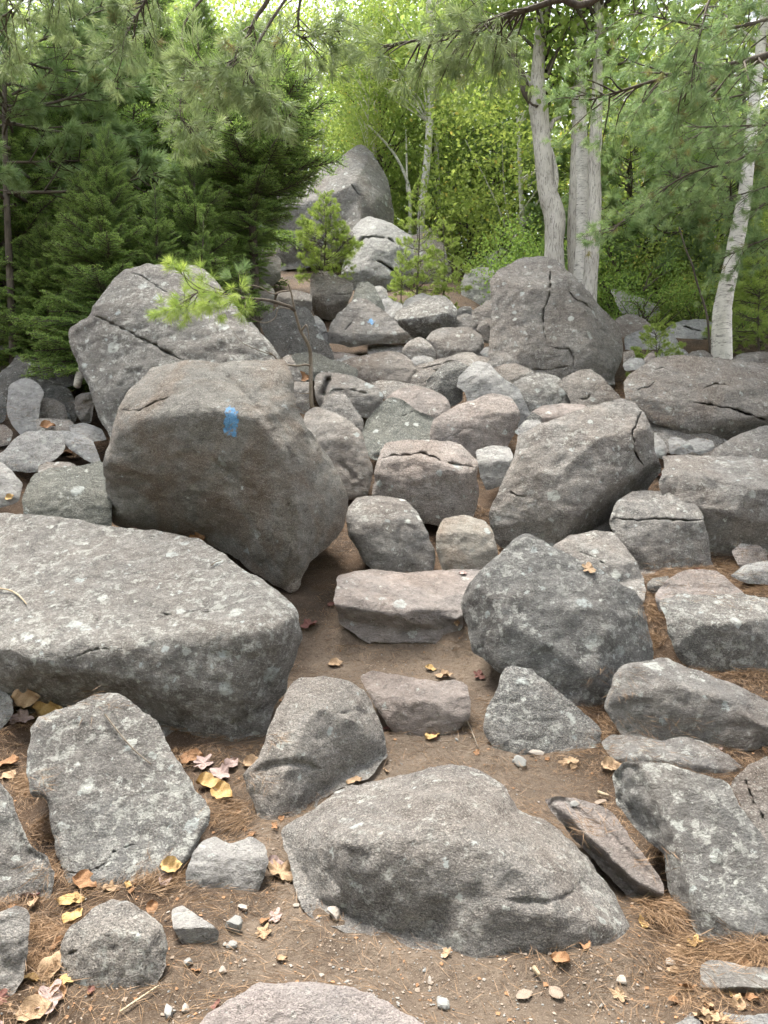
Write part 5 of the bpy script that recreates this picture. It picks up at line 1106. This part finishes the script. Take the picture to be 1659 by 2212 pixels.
# the wood behind
rs = np.random.default_rng(77)
spots = []
ORD = ('first', 'second', 'third', 'fourth', 'fifth', 'sixth', 'seventh', 'eighth', 'ninth', 'tenth')
for row, (D0, us, kit) in enumerate(sorted(((16.5, (1130, 1370, 1520), 'b'), (20.5, (830, 985, 1080, 1240, 1450, 1640), 'm'), (23, (560, 720, 930, 1010, 1330, 1560, 1720), 'b'), (19, (40, 330), 'm'), (26, (60, 300, 480, 800, 1150, 1430, 1650, 1800), 'm'), (31, (180, 420, 620, 900, 1060, 1270, 1500, 1600), 'b'), (38, (0, 250, 520, 750, 980, 1200, 1400, 1550, 1700), 'm'), (48, (100, 380, 660, 880, 1100, 1320, 1520, 1680), 'm')))):
    for pos, u in enumerate(us):
        d = D0 * rs.uniform(.94, 1.06); u = u + rs.uniform(-40, 40); x = (u - CU) / FPX * d; i = rs.integers(2)
        H = rs.uniform(6.5, 9.5) + max(0, (D0 - 25) * .12); sc = rs.uniform(.85, 1.25) * (1 + max(0, D0 - 22) * .012)
        if kit == 'b': leafy_tree('birch_tree', 'yellow green leafy birch, %s from left in the %s row of the wood behind' % (ORD[pos], ORD[row]), x, d, H, H * .55, sc, CB, LB, i, bark='birchbark', r0=.09, seed=int(u), group='birches of the wood behind')
        else: leafy_tree('maple_tree', 'fresh green leafy tree, %s from left in the %s row of the wood behind' % (ORD[pos], ORD[row]), x, d, H, H * .55, sc * 1.05, CM, LM, i, bark='maplebark', r0=.1, seed=int(u), group='green trees of the wood behind')
for row, (D0, us) in enumerate(((13.4, (1345, 1400, 1500, 1600, 1680)), (14.5, (1090, 1180, 1330, 1420, 1530, 1640)), (15.5, (1060, 1290, 1380, 1470, 1600)), (18, (1010, 1120, 1250, 1350, 1440, 1560, 1680)), (23, (760, 950, 1100, 1230, 1330, 1420, 1500, 1600, 1700)), (30, (1150, 1270, 1360, 1450, 1550, 1650)))):
    for pos, u in enumerate(us):
        d = D0 * rs.uniform(.95, 1.05); u = u + rs.uniform(-25, 25); x = (u - CU) / FPX * d; i = rs.integers(2); sc = rs.uniform(.65, 1.1) * (1 + (D0 - 15) * .03) * (.6 if D0 < 14 else 1)
        leafy_tree('shrub', 'leafy understory bush, %s from left in the %s line of bushes behind the boulders' % (ORD[pos], ORD[row]), x, d, 1.6 * sc, 1.25 * sc, sc, CU_, LU, i, r0=.03, seed=int(u) + 5, group='bushes of the wood behind', cat='bush')
# pines deeper in the wood, and unseen trees added behind the viewer to block low light
for u, d, vt, hu, sd_ in ((1360, 16, 120, 260, 41), (1600, 14.5, -60, 300, 42), (1080, 21, 150, 200, 43), (1480, 20, 60, 260, 44)):
    conifer('pine_tree', 'soft needled pine of the wood behind, %s' % {41: 'right of the grey trunk clump', 42: 'at the right edge behind the banded birch', 43: 'farthest back, left of the grey trunk clump', 44: 'far back left of the banded birch'}[sd_], u, d, vt, hu, PIN, sd_, gap=.75, per=5, clear=.12, droop=.05, power=.6, r0=.09, group='pines deeper in the wood')
for x, y, i in ((-4, -7, 1), (1, -9, 0), (-3, -13, 0), (5, -12, 1), (10, -4, 0), (-11, -4, 1)):
    leafy_tree('maple_tree', 'unseen green tree added behind the viewer to block low light', x, y, 10, 6.0, 1.5, CM, LM, i, bark='maplebark', r0=.14, seed=i * 7 + int(x), group='trees added behind the viewer')

# ------------------------------------------------------------------ litter on the ground
BVH = BVHTree.FromPolygons(np.vstack([AV[:-len(gv)], gv]).tolist(), AF.tolist(), all_triangles=True)
def frame(nor, az):
    n = nor.normalized(); t = Vector((math.cos(az), math.sin(az), 0)); t = (t - n * t.dot(n)).normalized(); b = n.cross(t)
    return Matrix((t, b, n)).transposed()
def grid_mesh(fn, nu, nv):
    V = [fn(i / nu, j / nv) for j in range(nv + 1) for i in range(nu + 1)]; F = []
    for j in range(nv):
        for i in range(nu):
            a = j * (nu + 1) + i; F.append((a, a + 1, a + nu + 2, a + nu + 1))
    return V, F
def oval_leaf(seed, curl, wide=.36, roll=.0):
    def fn(s, t):   # s along, t across; unit length
        w = wide * math.sin(math.pi * min(1, s ** .8)) ** .8 * (1 + .07 * math.sin(23 * s + seed)); y = (t - .5) * 2 * w
        z = .20 * curl * (abs(t - .5) * 2) ** 1.6 * w * 3 + .28 * curl * (s - .5) ** 2 + .07 * math.sin(7 * s + 5 * t + seed) + .03 * math.sin(17 * s - 8 * t + seed) + roll * s * (t - .5)
        return (s - .5, y, z + .015)
    return grid_mesh(fn, 9, 6)
def lobed_leaf(seed, lobes, curl, depth=.42, asp=.62):
    V = [(0, 0, .04)]; F = []; n = lobes * 8
    for ring in (.5, 1.0):
        for k in range(n):
            a = 2 * math.pi * k / n; lb = .5 - .5 * math.cos(lobes * a + .9 * math.sin(a + seed) + .5 * math.sin(2 * a)); r = .5 * (1 - depth * .75 * (ring ** 1.5) * lb ** 1.4) * (1 + .18 * math.sin(2 * a + seed) + .10 * math.sin(5 * a + 2 * seed))
            x, y = math.cos(a) * r * ring, math.sin(a) * r * ring * asp * 1.35
            V.append((x, y, .04 + curl * (.8 * y * y + .3 * x * x * math.sin(seed + 1)) * 2 + .06 * math.sin(4 * a + seed) * ring + .04 * math.sin(9 * a + 3 * seed) * ring))
    for k in range(n):
        F.append((0, 1 + k, 1 + (k + 1) % n, 1 + (k + 1) % n)); F.append((1 + k, 1 + n + k, 1 + n + (k + 1) % n, 1 + (k + 1) % n))
    F = [f if len(set(f)) == 4 else None for f in F]
    return V, [f for f in F if f] , [(0, 1 + k, 1 + (k + 1) % n) for k in range(n)]
def leaf_data(kind, seed, curl):
    if kind == 'oval': V, Q = oval_leaf(seed, curl); T = []
    elif kind == 'oak': V, Q, T = lobed_leaf(seed, 7, curl, .5, .5)
    else: V, Q, T = lobed_leaf(seed, 5, curl, .5, .7)
    tri = T + [t for q in Q for t in ((q[0], q[1], q[2]), (q[0], q[2], q[3]))]
    me = bpy.data.meshes.new('leaf'); me.from_pydata(V, [], tri); me.update()
    for p in me.polygons: p.use_smooth = True
    return me
LEAF = {}
def leaf_mesh(kind, colr, var):
    k = (kind, colr, var)
    if k not in LEAF:
        me = leaf_data(kind, var * 1.7 + len(kind), (.25, .6, 1.0)[var % 3]); me.materials.append(M['leaf_' + colr]); LEAF[k] = me
    return LEAF[k]
def put_leaf(loc, nor, kind, colr, size, az, label, group, tilt=.3, var=None):
    me = leaf_mesh(kind, colr, random.randrange(3) if var is None else var)
    o = bpy.data.objects.new('leaf', me); COL.objects.link(o)
    n = (nor + Vector((random.uniform(-tilt, tilt), random.uniform(-tilt, tilt), 0))).normalized()
    m = frame(n, az).to_4x4(); m.translation = loc + nor * (.012 * size / .1)
    o.matrix_world = m @ Matrix.Diagonal((size, size, size, 1))
    tag(o, label, 'leaf', group); return o
def leaf_at(u, v, kind, colr, w, az, label, tilt=.25, var=None):
    h = hit(u, v)
    if not h: return
    loc, nor, g = h; size = .85 * w * (loc - CAMV).length / FPX
    nor = (nor + Vector((0, -.25, .6))).normalized()
    put_leaf(loc, nor, kind, colr, min(size, .2), az, label, None, tilt, var)
for a in [(935, 1590, 'oval', 'yellow', 46, .6, 'bright yellow oval leaf lying on the dirt above the foreground boulder'),
          (452, 1700, 'oval', 'yellow', 62, .2, 'curled golden leaf with upturned edges in the leaf pile'),
          (482, 1722, 'oval', 'yellow', 62, -.6, 'golden leaf pointing right below the curled golden leaf'),
          (370, 1873, 'oval', 'yellow', 50, .3, 'square looking golden leaf against the foot of the tall lichen slab'),
          (183, 1916, 'oval', 'brown', 60, -.3, 'brown curled leaf on the needles below the tall lichen slab'),
          (152, 1950, 'oval', 'yellow', 56, .4, 'pale yellow leaf left of the rounded bottom stone'),
          (160, 1990, 'oval', 'yellow', 52, 1.2, 'bent yellow leaf hanging on the rounded bottom stone'),
          (118, 2095, 'oval', 'tan', 70, 1.4, 'tall folded tan leaf in the crevice left of the rounded bottom stone'),
          (75, 2190, 'oval', 'tan', 70, .4, 'tan leaf at the bottom left corner of the picture'),
          (108, 2165, 'maple', 'mauve', 66, .2, 'mauve maple leaf near the bottom left corner'),
          (605, 1895, 'oak', 'tan', 78, -.7, 'tan oak leaf lying left of the foreground boulder'),
          (592, 1870, 'oval', 'mauve', 46, .3, 'mauve leaf under the tan oak leaf'),
          (597, 1984, 'maple', 'mauve', 38, .2, 'small purple leaf on the dirt right of the blue grey pebble'),
          (570, 2020, 'oak', 'tan', 46, .5, 'ragged tan leaf on the dirt below the small purple leaf'),
          (765, 1690, 'oval', 'tan', 40, .2, 'pale tan leaf at the top left of the foreground boulder'),
          (1230, 1648, 'oak', 'tan', 46, .1, 'crumpled tan leaf below the squat triangular boulder'),
          (1320, 1658, 'oval', 'tan', 50, .15, 'flat pale leaf on the needles right of the crumpled tan leaf'),
          (668, 1355, 'maple', 'red', 44, .7, 'dull red leaf in the cleft left of the stone step'),
          (715, 1307, 'oval', 'red', 22, .8, 'small red leaf at the left end of the stone step'),
          (725, 1437, 'oval', 'tan', 40, .2, 'tan leaf on the dirt left of the pink wedge'),
          (838, 1578, 'maple', 'red', 30, .4, 'dark red leaf below the pink wedge'),
          (930, 1447, 'oval', 'yellow', 30, 0, 'small yellow leaf above the pink wedge'),
          (960, 1465, 'maple', 'tan', 44, .1, 'brown leaf resting on the top of the pink wedge'),
          (1035, 1463, 'maple', 'red', 36, .3, 'reddish leaf right of the pink wedge'),
          (440, 1655, 'oak', 'mauve', 60, .4, 'greyish mauve leaf at the back of the leaf pile'),
          (475, 1680, 'maple', 'mauve', 56, -.4, 'pale mauve leaf in the middle of the leaf pile'),
          (500, 1655, 'oval', 'mauve', 44, 1.2, 'narrow pinkish leaf standing in the leaf pile'),
          (545, 1650, 'oval', 'tan', 46, .5, 'tan leaf at the right of the leaf pile'),
          (415, 1640, 'oval', 'brown', 60, 0, 'long brown leaf under the tip of the whaleback slab'),
          (60, 1502, 'oval', 'tan', 64, .1, 'tan curled leaf left of the long yellow leaf under the whaleback slab'),
          (110, 1525, 'oval', 'yellow', 84, .25, 'long yellow leaf under the whaleback slab'),
          (45, 1560, 'maple', 'mauve', 52, .3, 'pinkish leaf at the top of the needle heap at the left edge'),
          (15, 1655, 'oval', 'brown', 60, .1, 'rusty leaf on the needle heap at the left edge'),
          (20, 1680, 'oval', 'tan', 44, -.4, 'tan leaf below the rusty leaf at the left edge'),
          (985, 1345, 'oval', 'tan', 22, 1.4, 'little pale leaf at the right end of the stone step'),
          (1270, 1232, 'maple', 'tan', 40, .3, 'tan leaf in the gap right of the stone step'),
          (430, 1160, 'oval', 'brown', 50, -.4, 'brown leaf on the whaleback slab under the blaze boulder'),
          (292, 1140, 'oval', 'mauve', 22, .2, 'small pale leaf at the shadowed foot of the blaze boulder'),
          (142, 982, 'oval', 'brown', 44, .3, 'brown curled leaf behind the greenish block'),
          (165, 990, 'oak', 'tan', 40, .5, 'tan curled leaf right of the brown one behind the greenish block'),
          (22, 1075, 'oval', 'yellow', 22, .6, 'small yellow leaf on the needles above the whaleback slab'),
          (105, 925, 'oval', 'brown', 36, .1, 'orange brown leaf at the foot of the whitish rock'),
          (1420, 1030, 'maple', 'red', 26, .2, 'dark red leaf in the gap below the split edge of the overhanging boulder'),
          (1000, 1240, 'oval', 'mauve', 22, .1, 'tiny pale leaf on top of the stone step'),
          (655, 820, 'oval', 'brown', 40, .1, 'rusty leaf heap beside the bare sapling')]:
    leaf_at(*a)
# scattered leaves caught among the stones
def ground_down(x, y):
    loc, nor, idx, d = BVH.ray_cast(Vector((x, y, gz1(x, y) + .5)), Vector((0, 0, -1)))
    if loc is None or idx < N_ROCK_F: return None
    if nor.z < 0: nor = -nor
    return loc, nor
def near_at(x, y):
    return NEAR[min(ny - 1, int(np.searchsorted(gy, y))), min(nx - 1, int(np.searchsorted(gx, x)))]
k = 0; tries = 0
desc = {'tan': 'small tan dry leaf scattered between the stones', 'brown': 'small brown dry leaf scattered between the stones', 'mauve': 'small faded mauve leaf scattered between the stones', 'red': 'small dull red leaf scattered between the stones', 'yellow': 'small yellowed leaf scattered between the stones'}
while k < 240 and tries < 6000:
    tries += 1
    y = 2.2 + 9 * random.random() ** 1.4; x = random.uniform(-.56, .56) * y
    if near_at(x, y) > random.expovariate(1 / .07): continue
    if y < 5.5 and abs(x) < .9 and random.random() < .75: continue
    g = ground_down(x, y)
    if not g: continue
    cl = random.choice(('tan', 'tan', 'brown', 'brown', 'brown', 'mauve', 'red', 'brown', 'brown', 'tan', 'brown', 'yellow'))
    put_leaf(g[0], g[1], random.choice(('oval', 'oval', 'oval', 'maple', 'oak')), cl, random.uniform(.03, .07), random.uniform(0, 6.3), desc[cl], 'dry leaves scattered between the stones, ' + cl, .5); k += 1

# pebbles
def pebble_data(seed, mat):
    rs = np.random.default_rng(seed); bm = bmesh.new(); bmesh.ops.create_icosphere(bm, subdivisions=2, radius=.5)
    pl = [(unit(rs.normal(size=3)), rs.uniform(.20, .36)) for _ in range(11)]
    for v in bm.verts:
        p = np.array(v.co)
        for n, th in pl:
            d = p @ n - th
            if d > 0: p = p - n * d * .96
        v.co = Vector(p * np.array([1, .8, .6]))
    me = bpy.data.meshes.new('pebble'); bm.to_mesh(me); bm.free(); me.materials.append(M[mat])
    for p in me.polygons: p.use_smooth = False
    return me
PEB = {m: [pebble_data(600 + i * 3 + j * 20, 'pebble_' + m) for i in range(3)] for j, m in enumerate(('grey', 'pale', 'brown'))}
def put_pebble(loc, nor, size, mat, label, group=None, sc=(1, 1, 1), name='pebble', az=None):
    o = bpy.data.objects.new(name, random.choice(PEB[mat])); COL.objects.link(o)
    m = frame(nor, random.uniform(0, 6.28) if az is None else az).to_4x4(); m.translation = loc + nor * size * .12
    o.matrix_world = m @ Matrix.Diagonal((size * sc[0], size * sc[1], size * sc[2], 1)); tag(o, label, 'pebble', group)
for u, v, w, m, lb, sc in [(508, 2010, 52, 'grey', 'upright blue grey pebble on the dirt at bottom left', (.8, 1, 1.6)), (498, 2046, 30, 'grey', 'small blue grey pebble below the upright one', (1, 1, .7)),
        (724, 1980, 44, 'pale', 'white conical pebble at the left foot of the foreground boulder', (1, 1, 1.5)), (955, 2172, 44, 'grey', 'rounded grey pebble at the bottom centre', (1, .8, .7)),
        (364, 2195, 44, 'grey', 'grey pebble left of the bottom pink rock', (1, .8, .8)), (400, 2185, 30, 'pale', 'pale pebble beside the bottom pink rock', (1, .8, .8)),
        (527, 1965, 32, 'pale', 'white pebble right of the knobbly pale stone', (1, 1, .7)), (1118, 1650, 44, 'grey', 'grey chip of stone below the squat triangular boulder', (1, .8, .9)), (1155, 1630, 34, 'pale', 'pale pink chip at the foot of the squat triangular boulder', (1.2, .8, .7)),
        (1137, 2155, 44, 'brown', 'jagged dull stone bedded in the dirt at bottom right', (.7, 1.3, .25)), (1195, 2145, 40, 'brown', 'jagged brownish stone bedded in the dirt right of the other jagged one', (1, 1, .25)), (1450, 2082, 26, 'pale', 'pale pebble near the trench at right', (1, 1, .7)),
        (642, 1958, 20, 'pale', 'little white pebble left of the white conical one', (1, 1, .8)), (1345, 2120, 26, 'pale', 'cream pebble by the flat grey stone', (1, 1, .6)), (405, 2085, 34, 'grey', 'slate grey pebble under the half buried pale stone', (.7, 1, .8)), (480, 2100, 24, 'pale', 'cream pebble on the dirt below the half buried pale stone', (1, 1, .7)), (1300, 1735, 30, 'brown', 'flat pebble beside the trench head', (1.4, .7, .4)), (1240, 1740, 26, 'grey', 'grey pebble above the tilted wedge', (1, .8, .5))]:
    h = hit(u, v)
    if h: put_pebble(h[0], (h[1] + Vector((0, 0, 1.5))).normalized(), w * (h[0] - CAMV).length / FPX, m, lb, None, sc)
k = 0; tries = 0
while k < 270 and tries < 6000:
    tries += 1
    y = 2.15 + 4.2 * random.random() ** 1.3; x = random.uniform(-.5, .5) * y
    if random.random() > math.exp(-((x - .1) / .8) ** 2): continue
    g = ground_down(x, y)
    if not g: continue
    s = .011 + .024 * random.random() ** 3; m = random.choice(('grey', 'brown', 'brown', 'brown', 'pale'))
    put_pebble(g[0], g[1], s, m, 'tiny %s pebble strewn on the trail dirt' % m, 'tiny pebbles strewn on the trail, ' + m, (1, random.uniform(.6, 1), random.uniform(.5, .9))); k += 1

# gravel and crumbs of leaf and bark, past counting
def scatter_bits(name, label, mats, cnt, smin, smax, flat, ymax, trail):
    for m in mats:
        V, F = [], []; k = 0; tries = 0
        while k < cnt and tries < cnt * 6:
            tries += 1
            y = 2.1 + (ymax - 2.1) * random.random() ** 1.3; x = random.uniform(-.54, .54) * y
            w = math.exp(-((x - .12) / .75) ** 2) if trail else math.exp(-(near_at(x, y) / .2) ** 2) + .25
            if random.random() > w: continue
            g = ground_down(x, y)
            if not g: continue
            k += 1; s = smin + (smax - smin) * random.random() ** 3; fr = frame(g[1], random.uniform(0, 6.28)); o = len(V); a_ = random.uniform(.5, 1)
            for q in ((1, 0, 0), (.1, a_, .1), (-.9, .1, 0), (0, -a_, .1), (.1, .1, flat), (0, 0, -flat)):
                V.append(tuple(g[0] + fr @ (Vector(q) * s * random.uniform(.7, 1.15)) + g[1] * .003))
            for i in range(4): F += [(o + i, o + (i + 1) % 4, o + 4), (o + (i + 1) % 4, o + i, o + 5)]
        ob = mesh_obj(name, V, F, M[m], None, False); tag(ob, label % ('darker' if m == 'leaf_brown' else m.split('_')[1]), name.replace('_', ' '), kind='stuff')
scatter_bits('gravel', 'fine %s grit and gravel trodden into the trail', ('pebble_grey', 'pebble_pale', 'pebble_brown'), 550, .003, .008, .6, 6.0, True)
scatter_bits('leaf_crumbs', 'crumbled %s bits of leaf and bark on the soil', ('leaf_brown', 'pebble_brown'), 1000, .004, .012, .15, 8.5, False)

# fallen pine needles
O, Dd, Ln, Sh, Wd = [], [], [], [], []
def add_needle(p, n, az, l, sh, w=.0019, lift=.25):
    m = frame(n, az); d = m @ Vector((1, 0, random.uniform(-.05, lift))); d.normalize()
    O.append(tuple(p + n * random.uniform(.002, .014))); Dd.append(tuple(d)); Ln.append(l); Sh.append(sh); Wd.append(w)
def flow(x, y): return 6.0 * float(vnoise(np.array([[x * 1.1, y * 1.1, 3.0]]), 66)[0])
cells = []
fx = np.arange(-3.2, 3.4, .05); fy = np.concatenate([np.arange(2.0, 6.5, .05), np.arange(6.5, 11, .08)])
clump = vnoise(np.stack([np.repeat(fx, len(fy)) * 2.3, np.tile(fy, len(fx)) * 2.3, 0 * np.repeat(fx, len(fy))], -1), 67).reshape(len(fx), len(fy))
for i, x in enumerate(fx):
    for j, y in enumerate(fy):
        if abs(x) > .56 * y + .15: continue
        nr = near_at(x, y); trail = math.exp(-((x - .15) / .55) ** 2) * (1 if y < 5.6 else .3)
        den = (1.3 + 13.0 * math.exp(-(nr / .12) ** 2) + 5.0 * max(0, clump[i, j])) * (1 - .75 * trail) + .6
        if x > .9 or x < -1.1: den *= 2.0
        den *= .85 if y < 6.5 else 1.6
        if x < -1.4 and y > 5.6: den *= 2.2
        g = None
        for q in range(np.random.poisson(den) if False else int(den + random.random())):
            if g is None:
                g = ground_down(x, y)
                if g is None: break
            az = flow(x, y) + random.gauss(0, .9)
            px, py = x + random.uniform(-.03, .03), y + random.uniform(-.03, .03)
            add_needle(Vector((px, py, g[0].z + (px - x) * 0 + .004)), g[1], az, random.uniform(.05, .10), random.random(), .0017 if y < 4 else .0024)
# heaped mats, and a few needles on the stones
for u, v, ru, cnt in [(1470, 1255, 90, 900), (1600, 1275, 80, 900), (1400, 1320, 30, 500), (1410, 1390, 30, 500), (1330, 1470, 60, 500), (1340, 1590, 80, 900), (1450, 1600, 90, 700), (1620, 1440, 60, 500), (1600, 1215, 60, 500), (60, 1700, 50, 900), (90, 1800, 40, 700), (110, 1880, 40, 500), (60, 1540, 60, 700), (200, 1520, 60, 500), (100, 2010, 40, 500), (90, 2080, 40, 400), (330, 1905, 60, 500), (500, 1760, 60, 700), (560, 1690, 40, 400), (590, 1600, 25, 400), (30, 900, 60, 500), (160, 900, 60, 500), (150, 860, 40, 300), (200, 960, 40, 400), (60, 1010, 60, 300), (1370, 830, 40, 500), (1440, 890, 60, 400), (1400, 860, 40, 300), (1500, 970, 60, 300), (1060, 730, 30, 300), (610, 765, 30, 200), (1410, 1870, 60, 600), (1300, 1780, 60, 500), (1430, 1960, 50, 500), (1560, 2065, 90, 700), (1640, 2080, 60, 500), (800, 990, 30, 200), (650, 880, 30, 200), (1280, 1800, 40, 400)]:
    hc = hit(u, v)
    az0 = random.uniform(0, 6.28)
    for q in range(cnt):
        r = ru * math.sqrt(random.random()); a = random.uniform(0, 6.28)
        h = hit(u + r * math.cos(a), v + .6 * r * math.sin(a))
        if h is None or (not h[2] and random.random() > .12) : continue
        n = (h[1] + Vector((0, 0, .7))).normalized()
        add_needle(h[0] + Vector((0, 0, random.uniform(0, .015))), n, az0 + random.gauss(0, .8), random.uniform(.06, .11), random.uniform(.25, 1), .0019 if h[0].y < 4.5 else .0026)
V, F, sh = needles(np.array(O), np.array(Dd), np.array(Ln), np.array(Wd), np.clip(np.array(Sh), 0, .9))
nd = mesh_obj('fallen_needles', V, F, M['needle'], None, False); set_attr(nd, 'shade', sh)
tag(nd, 'brown and orange fallen pine needles matted between the stones', 'needles', kind='stuff')

# sticks and a birch stub
def stick(label, reg, s, r, mat='stick', lift=.01):
    k, ox, oy = REG[reg]; pts = []
    for t in s.split():
        x, y = [float(q) for q in t.split(',')]; h = hit(x * k + ox, y * k + oy)
        if h: pts.append(h[0] + h[1] * (r + lift))
    if len(pts) < 2: return
    L = smooth_line(pts, 4); b = Bag(); c = pts[0]
    b.tube([p - c for p in L], [r * (1 - .4 * i / (len(L) - 1)) for i in range(len(L))], 6, .2)
    o = b.obj('stick', M[mat], None, smooth=True, attr=False); o.location = c; tag(o, label, 'stick')
stick('short dark stick between the pink wedge and the squat boulder', 'E', '350,1060 380,1120 410,1190', .006, 'twig')
stick('long straw coloured stalk lying at bottom left on the dirt', 'G', '520,1255 600,1200 685,1140', .004)
stick('pale curved twig lying on the whaleback slab at the left edge', 'F', '0,390 50,400 90,425 120,458', .006)
stick('small dark twig on the whaleback slab below the blaze boulder', 'F', '915,290 935,275 958,270', .005, 'twig')
stick('thin dark twig across the tall lichen slab', 'F', '455,930 520,1010 580,1080 650,1150', .004, 'twig')
stick('pale chip of wood on the dirt above the tilted wedge', 'H', '920,308 970,322', .012)
stick('pale stub of wood below the foreground boulder', 'H', '640,1065 670,1100', .010)
stick('pale bit of wood at the top of the left stone pile', 'N', '430,250 485,220', .014)
p0, p1 = P3(176, 798, 8.9), P3(166, 834, 8.75)
b = Bag(); b.tube([p0 - p0, (p1 - p0) * .5, p1 - p0], [.045, .048, .04], 10, .08)
o = b.obj('birch_log', M['birchbark'], None, smooth=True, attr=False); o.location = p0; tag(o, 'short white birch log stub stuck among the left stone pile', 'log')
